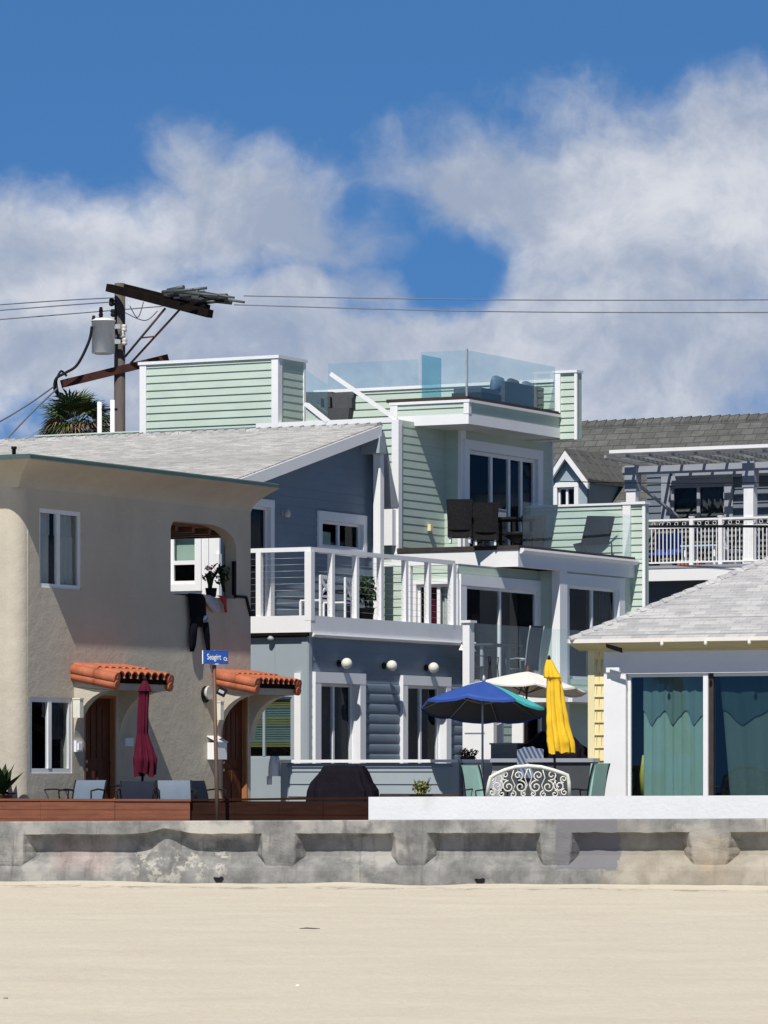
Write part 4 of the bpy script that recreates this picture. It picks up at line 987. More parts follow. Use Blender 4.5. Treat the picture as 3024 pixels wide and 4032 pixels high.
# pergola
spg = sF_+.25; zpb = FH.zv(2700, 1830, spg); zpb0 = FH.zv(2700, 1862, spg); zsl = FH.zv(2700, 1778, spg-.7)
pg = []
mb = MB(); vpa, vpb = FH.v(3420, spg), FH.v(2455, spg); abox(mb, 'v', spg, vpa, vpb, -.06, .06, zpb0, zpb); abox(mb, 'v', sb-.1, vpa, vpb, -.05, .05, zpb0+.1, zpb+.05)
pgo = FH.build(mb, 'pergola', greytrim)
for px in (2492, 2955, 3260):
    v_ = FH.v(px, spg); mb = MB(); mb.box(spg-.13, spg+.13, v_-.13, v_+.13, zs1, zpb0-.42); FH.build(mb, 'pergola_post', white, pgo); mb = MB(); mb.box(spg-.16, spg+.16, v_-.16, v_+.16, zpb0-.419, zpb+.02); FH.build(mb, 'post_head', greytrim, pgo)
v = vpa
rf_ = []
while v < vpb+.3:
    mb = MB(); mb.hexa([(spg-.75, v-.035, zsl-.09), (spg-.75, v+.035, zsl-.09), (sb, v+.035, zpb+.05), (sb, v-.035, zpb+.05)], [(spg-.75, v-.035, zsl-.02), (spg-.75, v+.035, zsl-.02), (sb, v+.035, zpb+.14), (sb, v-.035, zpb+.14)]); FH.build(mb, 'rafter', greytrim, pgo); v += .62
for k, o_ in enumerate([-.78+.27*j for j in range(14)]):
    mb = MB(); zz = zsl+.012*k; abox(mb, 'v', spg+o_, vpa, FH.v(2408, spg-.7), -.06, .06, zz-.015+.03, zz+(.07 if k == 0 else .03)+.03); FH.build(mb, 'slat', white, pgo)
mb = MB(); mb.bar((spg+.3, vpb-.1, zpb0-.1), (sb-.05, vpb-1.0, zbd+.6), .09, .05); FH.build(mb, 'brace', greytrim, pgo)
# dormer
sdm = 0.1; dv0, dv1 = FH.v(2312, sdm), FH.v(2172, sdm); dva = FH.v(2238, sdm); za_ = FH.z(1790, sdm, dva); ze = FH.z(1900, sdm, dva); zbm = FH.z(2010, sdm, dva)
dop = (FH.v(2264, sdm), FH.v(2196, sdm), zbm, FH.z(1900, sdm, dva)+.0)
mb = MB(); flatwall(mb, 'v', sdm, [(dv0, zbm-.6), (dv1, zbm-.6), (dv1, ze), (dva, za_-.05), (dv0, ze)], [rect(dop[0], dop[1], zbm, ze-.12)], .1); mb.quad((sdm, dv0, zbm-.6), (5, dv0, zbm-.6), (5, dv0, ze), (sdm, dv0, ze)); mb.quad((sdm, dv1, zbm-.6), (5, dv1, zbm-.6), (5, dv1, ze), (sdm, dv1, ze))
dm = FH.build(mb, 'dormer', bluegrey)
window(FH, 'v', sdm, dop[0], dop[1], zbm, ze-.12, trim=.12, proud=.05, bars=(.5,), sash=.05, name='dormer_window', mat=white)
mb = MB()
for sg, vv in ((1, dv1+.12), (-1, dv0-.12)):
    mb.hexa([(sdm-.2, dva, za_+.08), (5, dva, za_+.08), (5, vv, ze-.02), (sdm-.2, vv, ze-.02)], [(sdm-.2, dva, za_+.16), (5, dva, za_+.16), (5, vv, ze+.07), (sdm-.2, vv, ze+.07)])
FH.build(mb, 'dormer_roof', sh_dark, dm)
mb = MB()
for vv in (dv1+.12, dv0-.12):
    mb.hexa([(sdm-.23, dva, za_-.12), (sdm-.12, dva, za_-.12), (sdm-.12, vv, ze-.20), (sdm-.23, vv, ze-.20)], [(sdm-.23, dva, za_+.085), (sdm-.12, dva, za_+.085), (sdm-.12, vv, ze-.01), (sdm-.23, vv, ze-.01)])
FH.build(mb, 'dormer_rake', white, dm)

# ------------------------------------------------------------------ yellow house
YH_ = House(2322, 78.0, 'yellow_house', 'low yellow shingled house with hipped pale roof and wide glass doors')
vy1 = YH_.v(3700); zye = YH_.zv(2600, 2512, -.45); zys = YH_.zv(2600, 2548)
# v runs to the left: the wall goes from v=0 (left corner) to negative v
gl1 = (YH_.v(2778), YH_.v(2468), 1.25, YH_.zv(2620, 2652)); gl2 = (YH_.v(3420), YH_.v(2790), 1.25, YH_.zv(2950, 2638))
gd = (gl2[0], gl1[1], 1.25, gl1[3])
mb = MB(); siding(mb, 'v', 0, YH_.v(2384), -.10, G, zys+.1, .23, .035); flatwall(mb, 'v', .0, [(vy1, G), (YH_.v(2384), G), (YH_.v(2384), zys+.1), (vy1, zys+.1)], [rect(*gd)], .12)
mb.quad((0, 0, G), (7, 0, G), (7, 0, zys+.1), (0, 0, zys+.1)); mb.quad((7, 0, G), (7, vy1, G), (7, vy1, zys+.1), (7, 0, zys+.1)); mb.quad((0, vy1, G), (7, vy1, G), (7, vy1, zys+.1), (0, vy1, zys+.1))
YH_.build(mb, 'wall', yellowsid)
mb = MB(); 
for k in range(14):
    z = G+.23*k
    for j in range(2):
        v_ = -.15-.10*j-(.05 if k % 2 else 0); abox(mb, 'v', 0, v_-.004, v_+.004, .0, .030, z+.004, z+.21)
YH_.build(mb, 'shingle_joint', paint('joint_tan', (.46, .38, .19), .8, .05))  # narrow brownish strips marking the joints between shingles
mb = MB(); mb.box(-.035, .02, -.11, .02, G, zys+.1); YH_.build(mb, 'corner_board', yellowtrim)
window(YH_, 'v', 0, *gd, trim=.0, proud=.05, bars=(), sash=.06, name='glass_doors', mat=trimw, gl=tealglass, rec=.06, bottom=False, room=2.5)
mb = MB(); abox(mb, 'v', 0, gd[1], YH_.v(2382), -.06, .05, G, gd[3]); YH_.build(mb, 'door_jamb', white)
mb = MB(); abox(mb, 'v', 0, YH_.v(3500), YH_.v(2382), -.03, .054, gd[3]+.001, YH_.zv(2500, 2566)); YH_.build(mb, 'door_header', trimw)
mb = MB(); v_ = YH_.v(2779); abox(mb, 'v', 0, v_-.045, v_+.045, -.10, .015, 1.25, gd[3]); YH_.build(mb, 'door_stile', white)
mb = MB(); v_ = YH_.v(2796); abox(mb, 'v', 0, v_-.05, v_+.04, -.12, -.03, 1.25, gd[3]); YH_.build(mb, 'door_stile', rail_bl)
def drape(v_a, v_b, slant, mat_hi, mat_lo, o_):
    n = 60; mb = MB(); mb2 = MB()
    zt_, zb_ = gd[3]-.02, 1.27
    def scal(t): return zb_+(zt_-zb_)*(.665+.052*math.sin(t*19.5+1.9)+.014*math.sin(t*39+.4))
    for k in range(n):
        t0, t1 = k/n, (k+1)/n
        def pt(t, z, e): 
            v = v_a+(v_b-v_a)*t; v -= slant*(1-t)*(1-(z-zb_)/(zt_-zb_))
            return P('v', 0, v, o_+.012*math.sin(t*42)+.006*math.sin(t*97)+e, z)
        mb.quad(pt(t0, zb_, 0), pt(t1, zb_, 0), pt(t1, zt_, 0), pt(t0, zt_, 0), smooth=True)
        mb2.quad(pt(t0, scal(t0), .025), pt(t1, scal(t1), .025), pt(t1, zt_, .025), pt(t0, zt_, .025), smooth=True)  # darker sheet over the upper curtain, with a scalloped lower edge
    YH_.build(mb, 'curtain', mat_lo); YH_.build(mb2, 'scalloped_band', mat_hi)
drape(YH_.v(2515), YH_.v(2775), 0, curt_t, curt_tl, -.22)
drape(YH_.v(2815), YH_.v(3420), .20, paint('shaded_deep_teal', (.030, .055, .06), .85, .05, 3, 40, .1, .003), paint('shaded_teal_curtain', (.060, .092, .088), .85, .05, 3, 40, .1, .003), -.24)  # second door: curtain colours darkened to paint in the dimness there
# paddle and boards leaning inside behind the glass
mb = MB(); 
for px, m_, tilt in ((2490, oar_y, .10), (2505, tealc, .05)):
    v_ = YH_.v(px); mb = MB(); mb.tube([P('v', 0, v_, -.5, 1.3), P('v', 0, v_+tilt-.1, -.45, 1.75), P('v', 0, v_+tilt-.12, -.42, 2.1)], [.07, .06, .015], 8); YH_.build(mb, 'paddle', m_)
# eave, soffit boards, hipped roof
ov = .45; Lh = 8.0
hx = Lh/2; zr_h = zye+hx*.50
mb = MB()
def roofpt(a, b): return a
oy = .20; e1 = (-ov, oy, zye); e2 = (-ov, vy1-ov, zye); e3 = (7+ov, oy, zye); e4 = (7+ov, vy1-ov, zye)
mid_s = (7)/2; hh = (mid_s+ov)*.53
r1 = (mid_s, -mid_s, zye+hh); r2 = (mid_s, vy1+mid_s, zye+hh)
mb.quad(e1, e2, r2, r1); mb.quad(e1, r1, e3); mb.quad(e3, r1, r2, e4); mb.quad(e2, e4, r2)
mb.quad((-ov, oy, zye-.03), (-ov, vy1-ov, zye-.03), (7+ov, vy1-ov, zye-.03), (7+ov, oy, zye-.03))
nrow = 40
for k in range(nrow):
    t0, t1 = k/nrow, (k+1)/nrow
    L = lambda p, q, t: tuple(p[i]+(q[i]-p[i])*t for i in range(3))
    a0, a1, b0, b1 = L(e1, r1, t0), L(e1, r1, t1), L(e2, r2, t0), L(e2, r2, t1)
    up = lambda p, dz: (p[0], p[1], p[2]+dz)
    mb.quad(up(a0, .020), up(b0, .020), up(b1, .004), up(a1, .004)); mb.quad(up(a0, 0), up(b0, 0), up(b0, .020), up(a0, .020))
rf = YH_.build(mb, 'roof', sh_white)
mb = MB(); nn = 24
for k in range(nn):
    t0, t1 = k/nn, (k+1.12)/nn
    L = lambda p, q, t: Vector([p[i]+(q[i]-p[i])*t for i in range(3)])
    a, b2 = L(e1, r1, t0)+Vector((0, 0, .045)), L(e1, r1, min(1, t1))+Vector((0, 0, .02)); sd = Vector((1, 1, 0)).normalized()*.12
    dn = Vector((0, 0, .065))
    mb.hexa([a-sd-dn, a+sd-dn, a+sd*.9, a], [b2-sd-dn, b2+sd-dn, b2+sd*.9, b2]); mb.hexa([a-sd-dn, a, a+Vector((0, 0, .012)), a-sd-dn*.8], [b2-sd-dn, b2, b2+Vector((0, 0, .012)), b2-sd-dn*.8])
YH_.build(mb, 'hip_cap', sh_white, rf)
mb = MB(); mb.box(-ov-.03, -ov, vy1-ov, oy+.03, zye-.07, zye-.0); mb.box(-ov-.03, 7+ov, oy, oy+.03, zye-.07, zye-.001); YH_.build(mb, 'drip_edge', creamc, rf)
mb = MB(); mb.hexa([(-ov, vy1, zye-.09), (0.0, vy1, zys-.05), (0.0, oy, zys-.05), (-ov, oy, zye-.09)], [(-ov, vy1, zye-.035), (.0, vy1, zye-.035), (0, oy, zye-.035), (-ov, oy, zye-.035)]); YH_.build(mb, 'soffit', yellowsid, rf)
mb = MB(); abox(mb, 'v', 0, vy1, .02, .0, .04, YH_.zv(2500, 2566)+.0, zys+.0); YH_.build(mb, 'frieze_board', yellowsid)
v_ = YH_.v(2428, -.4); z_ = YH_.zv(2428, 2530, -.4)
mb = MB(); mb.hexa([(-.52, v_+.16, z_-.02), (-.52, v_-.15, z_-.10), (-.50, v_-.15, z_-.19), (-.50, v_+.16, z_-.09)][::1], [(-.49, v_+.16, z_-.02), (-.49, v_-.15, z_-.10), (-.47, v_-.15, z_-.19), (-.47, v_+.16, z_-.09)]); YH_.build(mb, 'flood_light', black)
for px, py in ((2606, 2536), (2778, 2533), (2950, 2530)):
    v_ = YH_.v(px, -.52); z_ = YH_.zv(px, py, -.52); mb = MB(); mb.lathe([(.01, .06), (.02, .05), (.035, 0), (.028, -.03), (.005, -.045)][::-1], 10, (-.52, v_, z_)); YH_.build(mb, 'eave_bulb', lampglass)
# spot lamp on the jamb
v_ = YH_.v(2425); z_ = YH_.zv(2425, 2648); mb = MB(); mb.box(-.14, -.05, v_-.13, v_+.13, z_, z_+.09); lp = YH_.build(mb, 'jamb_lamp', white)

# ------------------------------------------------------------------ utility pole, wires
def wpt(px, py, Y): return at(px, py, Y)
YP = 106.0; pb = at(468, 1690, YP); pt_ = at(472, 1116, YP)
e = empty('utility_pole', (pb.x, pb.y, G), 0, 'tall wooden utility pole with crossarms and white transformer', 'utility pole')
def loc(px, py, Y=YP): q = at(px, py, Y); return (q.x-pb.x, q.y-pb.y, q.z-G)
mb = MB(); t_ = loc(472, 1116); mb.tube([(0, 0, 0), (t_[0]*.5, 0, t_[2]*.5), t_], [.17, .15, .135], 12); mb.build('pole', pole_w, e)
mb = MB(); mb.bar(loc(428, 1133, YP-.3), loc(828, 1236, YP-2.8), .18, .19); mb.build('crossarm', arm_w, e)
mb = MB(); mb.bar(loc(470, 1130, YP+.2), loc(815, 1216, YP-2.6), .18, .2); mb.build('crossarm', arm_w, e)
mb = MB(); mb.bar(loc(243, 1512, YP-.5), loc(660, 1410, YP+.25), .19, .19); mb.build('crossarm', arm_red, e)
for a, b2, m_ in (((492, 1405), (650, 1215), pole_w), ((515, 1430), (725, 1200), potm)):
    mb = MB(); mb.tube([loc(*a, YP-.1), loc(*b2, YP-1.6)], .03, 6); mb.build('brace', m_, e)
mb = MB(); mb.tube([loc(560, 1330, YP-.6), loc(605, 1325, YP-.8)], .02, 6); mb.build('brace', potm, e)
random.seed(3)
for k in range(18):
    px = 640+random.random()*200; py = 1142+(px-650)*.17+random.uniform(-4, 26); mb = MB(); a = loc(px, py, YP-1.7-(px-650)*.005); mb.tube([a, (a[0]+random.uniform(.3, .8), a[1]-.25, a[2]+random.uniform(-.14, .06))], random.choice([.035, .05, .07]), 8); mb.build('insulator', hardw if k % 3 else black, e)
for (x0, y0, x1, y1) in ((780, 1150, 922, 1172), (820, 1168, 962, 1190), (640, 1150, 760, 1140), (700, 1148, 860, 1165)):
    mb = MB(); mb.tube([loc(x0, y0, YP-2.4), loc(x1, y1, YP-3.0)], [.045, .03], 8); mb.build('insulator', hardw, e)
for px, py in ((488, 1292), (482, 1316), (490, 1345), (440, 1190), (446, 1232), (450, 1330), (432, 1340)):
    mb = MB(); q = loc(px, py, YP-.2); mb.lathe([(.03, -.10), (.07, -.07), (.07, -.02), (.05, 0), (.075, .03), (.05, .09)], 10, q); mb.build('insulator', porcelain if py > 1280 else black, e)
# transformer can
q = loc(407, 1400, YP-.35); R0 = .285; zt0 = loc(407, 1400)[2]; zt1_ = loc(407, 1268)[2]; hgt = zt1_-zt0
mb = MB(); mb.lathe([(R0*.75, 0), (R0, .03), (R0, hgt*.97), (R0*1.06, hgt*.97), (R0*1.06, hgt), (R0*.8, hgt+.04), (.05, hgt+.07)], 20, (q[0], q[1], zt0)); tf = mb.build('transformer', tank, e)
mb = MB(); mb.lathe([(.05, 0), (.06, .03), (.045, .08), (.06, .11), (.04, .16), (.055, .19), (.035, .30)], 10, (q[0]-.06, q[1], zt1_+.03)); mb.build('bushing', arm_w, tf)
mb = MB(); mb.lathe([(.04, 0), (.05, .05), (.035, .16)], 10, (q[0]-.23, q[1]-.1, zt1_-.05)); mb.build('bushing', black, tf)
mb = MB(); mb.box(q[0]+.22, q[0]+.42, q[1]-.05, q[1]+.05, zt0+.25, zt0+.36); mb.box(q[0]+.22, q[0]+.42, q[1]-.05, q[1]+.05, zt0+.62, zt0+.73); mb.build('bracket', steel, tf)
def wire(name, pts, r, lab, par=None, grp=None, m_=None, nseg=10, cat='cable'):
    P_ = [Vector(p) for p in pts]; mb = MB(); out = []
    for i in range(len(P_)-1):
        p0, p1, p2, p3 = P_[max(i-1, 0)], P_[i], P_[i+1], P_[min(i+2, len(P_)-1)]
        for k in range(nseg+(i == len(P_)-2)):
            t = k/nseg; out.append(.5*((2*p1)+(-p0+p2)*t+(2*p0-5*p1+4*p2-p3)*t*t+(-p0+3*p1-3*p2+p3)*t*t*t))
    base = Vector((0, 0, 0)) if par is None else Vector((pb.x, pb.y, G))
    mb.tube([p-base for p in out], r, 6); o = mb.build(name, m_ or black, par)
    if par is None: tag(o, lab, cat, grp)
    return o
wire('drop_cable', [at(362, 1285, YP-.6), at(350, 1345, YP-.6), at(305, 1435, YP-.7), at(258, 1468, YP-.8), at(222, 1490, YP-.9), at(215, 1530, YP-.9), at(232, 1560, YP-.9)], .035, None, e)
wire('drop_cable', [at(262, 1480, YP-.6), at(240, 1462, YP-.7), at(222, 1500, YP-.8), at(228, 1545, YP-.9)], .03, None, e)
wire('jumper_wire', [at(500, 1180, YP-.2), at(540, 1250, YP-.5), at(565, 1190, YP-1)], .012, None, e, m_=steel)
wire('jumper_wire', [at(490, 1230, YP-.2), at(570, 1262, YP-.8), at(620, 1225, YP-1.4)], .012, None, e, m_=steel)
cabm = paint('weathered_cable', (.16, .18, .21), .6, .1, 4, 40, 0)
g_ = 'power lines across the sky'
wire('power_line', [at(960, 1165, YP-3), at(1900, 1180, YP-6), at(3060, 1180, YP-10), at(5000, 1160, YP-17)], .013, 'upper power line running right from the utility pole', grp=g_, m_=cabm)
wire('power_line', [at(922, 1200, YP-3), at(1900, 1226, YP-6), at(3060, 1230, YP-10), at(5000, 1222, YP-17)], .013, 'lower power line running right from the utility pole', grp=g_, m_=cabm)
for (ya, yb, nm) in ((1172, 1200, 'topmost of the three'), (1188, 1222, 'middle one of the three'), (1206, 1258, 'lowest of the three')):
    wire('power_line', [at(452 if ya < 1200 else 640, ya, YP), at(0, yb, YP+6), at(-1200, yb+95, YP+18)], .014, nm+' thin power lines left of the utility pole', grp=g_, m_=cabm)
wire('service_drop', [at(212, 1522, YP-.9), at(100, 1600, YP-4), at(-40, 1680, YP-7), at(-300, 1800, YP-13)], .022, 'upper service cable sloping down left past the palm', grp='service cables', m_=cabm)
wire('service_drop', [at(225, 1530, YP-.9), at(130, 1620, YP-4), at(20, 1735, YP-7), at(-200, 1960, YP-13)], .022, 'lower service cable sloping down left past the palm', grp='service cables', m_=cabm)
wire('utility_cable', [at(2400, 2074, 108.2), at(2600, 2073, 107.3), at(3060, 2073, 105), at(4200, 2085, 100)], .033, 'thick black cable crossing in front of the white balcony railing', m_=black)
wire('utility_cable', [at(2200, 1895, 109.5), at(2550, 1902, 107.5), at(3060, 1900, 105.5), at(4200, 1890, 100)], .012, 'thin cable crossing below the pergola beam', m_=black)
# two roof vent pipes left of the stair house
for px, y0, y1, lb in ((392, 1582, 1720, 'white plastic vent pipe nearer the palm crown'), (443, 1575, 1720, 'white plastic vent pipe beside the utility pole')):
    q0 = at(px, y1, 103.0); q1 = at(px, y0, 103.0); ee = empty('vent_pipe', (q0.x, q0.y, G), 0, lb, 'pipe', 'white vent pipes'); mb = MB(); mb.tube([(0, 0, 0), (0, 0, q1.z-G)], .055, 10); mb.build('pipe', white, ee)
    if px > 400: mb = MB(); mb.tube([(-.30, 0, at(px, 1612, 103).z-G), (.12, 0, at(px, 1612, 103).z-G)], .03, 8); mb.build('arm', black, ee)

# ------------------------------------------------------------------ palm behind the roof
q = at(300, 1655, 116.0)
e = empty('palm_tree', (q.x, q.y, G), 0, 'fan palm with green and dead fronds behind the pale roof', 'palm tree')
hp = q.z-G; mb = MB(); mb.tube([(0, 0, 0), (.06, 0, hp*.5), (0, 0, hp-.1)], [.24, .19, .20], 10); mb.build('trunk', pole_w, e)
random.seed(11)
def fronds(n, tilt, L0, mat, name, droop, azs=None):
    mb = MB()
    for k in range(n):
        az = random.random()*2*math.pi if azs is None else azs[k % len(azs)]+random.uniform(-.2, .2)
        el = random.uniform(*tilt); L = L0*random.uniform(.75, 1.1)
        dr = Vector((math.cos(az)*math.cos(el), math.sin(az)*math.cos(el), math.sin(el)))
        sd = dr.cross(Vector((0, 0, 1))).normalized(); up = sd.cross(dr)
        b0 = Vector((0, 0, hp-.15)); hub = b0+dr*L*.45; roll = random.uniform(-.6, .6); sd, up = sd*math.cos(roll)+up*math.sin(roll), up*math.cos(roll)-sd*math.sin(roll)
        mb.quad(b0-sd*.015, b0+sd*.015, hub+sd*.01, hub-sd*.01)
        for j in range(13):
            a = (j-6)/6*1.25; dd = (dr*math.cos(a)+sd*math.sin(a)).normalized(); ll = L*.62*(1-.25*abs(j-6)/6)*random.uniform(.85, 1.1)
            pr_ = dd.cross(up).normalized()*.034
            m1 = hub+dd*ll*.55+Vector((0, 0, -droop*.12*ll)); tp = hub+dd*ll+Vector((0, 0, -droop*.55*ll))
            mb.quad(hub, m1+pr_, m1+up*.012-pr_*.0, m1-pr_); mb.quad(m1-pr_, m1+pr_, tp)
            if random.random() < .0: pass
    return mb.build(name, mat, e)
fronds(30, (-.15, 1.2), 1.35, leafg, 'green_fronds', .6)
fronds(12, (.1, 1.2), 1.2, leafo, 'young_fronds', .4)
fronds(34, (-.6, .35), 1.2, deadp, 'dead_fronds', .9)

# ------------------------------------------------------------------ furniture and small things
def place(name, px, py, Y, label, cat, group=None, rz=0.0, ground=None):
    q = at(px, py, Y); return empty(name, (q.x, q.y, q.z if ground is None else ground), rz, label, cat, group), q
def sling_chair(e, fab, fr, w_=.56, h=.86, arms=True):
    """sling patio chair, front towards local -y"""
    mb = MB(); n = 6
    for k in range(n):
        y0, y1 = -.24+.46*k/n, -.24+.46*(k+1)/n; f = lambda y: .43-.03*math.sin((y+.24)/.46*math.pi)-.03*(y+.24)
        mb.hexa([(-w_/2+.03, y0, f(y0)), (w_/2-.03, y0, f(y0)), (w_/2-.03, y1, f(y1)), (-w_/2+.03, y1, f(y1))], [(-w_/2+.03, y0, f(y0)+.012), (w_/2-.03, y0, f(y0)+.012), (w_/2-.03, y1, f(y1)+.012), (-w_/2+.03, y1, f(y1)+.012)])
    mb.build('seat', fab, e)
    mb = MB(); n = 8; pr_ = [(.22+.10*(k/n)+.05*(k/n)**3, .40+(h-.40)*k/n) for k in range(n+1)]
    for (y0, z0), (y1, z1) in zip(pr_, pr_[1:]):
        b0, b1 = .012, .012
        mb.hexa([(-w_/2+.02, y0, z0), (w_/2-.02, y0, z0), (w_/2-.02, y0+b0, z0), (-w_/2+.02, y0+b0, z0)], [(-w_/2+.02, y1, z1), (w_/2-.02, y1, z1), (w_/2-.02, y1+b1, z1), (-w_/2+.02, y1+b1, z1)])
    mb.build('backrest', fab, e)
    for sx_ in (-1, 1):
        mb = MB(); x = sx_*w_/2; mb.tube([(x, p[0]+.006, p[1]-.0) for p in pr_], .014, 6); mb.tube([(x, -.25, .42), (x, .22, .40)], .014, 6); mb.build('side_frame', fr, e)
        for (a, b2) in (((x, -.25, .42), (x, -.29, 0)), ((x, .22, .40), (x, .30, 0))):
            mb = MB(); mb.tube([a, b2], .014, 6); mb.build('leg', fr, e)
        if arms:
            mb = MB(); mb.tube([(x, -.25, .42), (x*1.03, -.27, .62), (x*1.03, .0, .65), (x, .26, .63)], .015, 6); mb.build('armrest', fr, e)
gp_ = 'sling chairs round the beige house patio table'
for px, py, Y, rz, fab, lab in ((222, 3072, 75.0, R(-96), slingnavy, 'leftmost dark patio chair seen edge-on from the side'), (322, 3072, 74.4, R(158), slingblue, 'blue-grey sling chair in front of the first brown door'),
                                (537, 3076, 74.2, R(179), slingnavy, 'dark navy chair directly below the maroon umbrella'), (692, 3073, 74.4, R(-172), slingblue, 'blue-grey sling chair right of the maroon umbrella'),
                                (796, 3074, 75.1, R(-142), slingnavy, 'rightmost black patio chair beside the sign post')):
    e, q = place('patio_chair', px, py, Y, lab, 'chair', gp_, rz+math.pi, G); sling_chair(e, fab, black, h=q.z-G, w_=.60)
e, q = place('patio_table', 556, 3050, 75.4, 'round dark table under the maroon umbrella', 'table', None, 0, G)
mb = MB(); mb.lathe([(.02, .69), (.55, .69), (.56, .71), (.55, .725), (.03, .725)], 24); mb.build('table_top', black, e)
for k in range(4):
    a = k*math.pi/2+.6; mb = MB(); mb.tube([(.10*math.cos(a), .10*math.sin(a), .69), (.35*math.cos(a), .35*math.sin(a), .0)], .02, 6); mb.build('leg', black, e)
def closed_umbrella(e, rows, fab, polem, zp0, zp1, lean=(0, 0), folds=9, fin=True, seed=1):
    """rows: (z, half width, x shift) from the top down"""
    mb = MB(); nseg = 54; rings = []
    rows2 = []
    for (a, b2) in zip(rows, rows[1:]):
        for k in range(6): t = k/6; rows2.append(tuple(a[i]+(b2[i]-a[i])*t for i in range(3)))
    rows2.append(rows[-1])
    for i, (z, r, xs_) in enumerate(rows2):
        ring = []; t = i/(len(rows2)-1)
        for j in range(nseg):
            a = 2*math.pi*j/nseg; f = 1-(.40*t+.14)*(.5-.5*math.cos(folds*a+.9*math.sin(t*4+seed)+.8*mnoise.noise(Vector((math.cos(a)*2, math.sin(a)*2, t*2+seed)))))**1.4+.16*mnoise.noise(Vector((math.cos(a)*1.5+seed, math.sin(a)*1.5, z*3)))+.05*mnoise.noise(Vector((math.cos(a)*4+seed, math.sin(a)*4, z*9)))
            zz = z + (.10*mnoise.noise(Vector((math.cos(a)*2, math.sin(a)*2, seed*3)))-.03 if i == len(rows2)-1 else 0)
            ring.append((xs_+r*f*math.cos(a), r*f*math.sin(a)*.9, zz))
        rings.append(ring)
    mb.ring_sweep(rings, False, True); mb.build('canopy', fab, e)
    mb = MB(); mb.tube([(lean[0], lean[1], zp0), (rows[0][2], 0, zp1)], .022, 10); mb.build('pole', polem, e)
    if fin: mb = MB(); mb.lathe([(.012, -.02), (.03, .0), (.03, .03), (.012, .07)], 10, (rows[0][2], 0, zp1)); mb.build('finial', polem, e)
    mb = MB(); mb.lathe([(.02, .0), (.24, 0), (.25, .04), (.20, .07), (.05, .09), (.04, .30), (.02, .30)][::1], 18, (lean[0], lean[1], zp0)); mb.build('base', black, e)
def rowsof(pts, px0, Y):
    sc_ = Y/F; return [(HC+(YH-y)*sc_-G, wd/2*sc_, (x-px0)*sc_) for (x, y, wd) in pts]
e, q = place('closed_umbrella', 556, 3100, 75.4, 'closed maroon patio umbrella in front of the clay-tiled hood', 'umbrella', None, 0, G)
closed_umbrella(e, rowsof([(571, 2680, 16), (570, 2705, 46), (569, 2722, 60), (567, 2724, 44), (562, 2850, 48), (561, 2888, 44), (565, 2930, 66), (572, 2990, 100), (570, 3042, 84)], 556, 75.4), maroon, black, 0, HC+(YH-2678)*75.4/F-G, seed=2)
e, q = place('closed_umbrella', 2198, 3100, 75.5, 'closed bright yellow patio umbrella behind the white bench', 'umbrella', None, 0, G)
closed_umbrella(e, rowsof([(2162, 2598, 22), (2168, 2640, 56), (2176, 2668, 76), (2180, 2672, 62), (2184, 2760, 76), (2194, 2850, 92), (2203, 2920, 112), (2206, 2958, 110)], 2198, 75.5), yellowc, black, 0, HC+(YH-2596)*75.5/F-G, seed=5, folds=7)
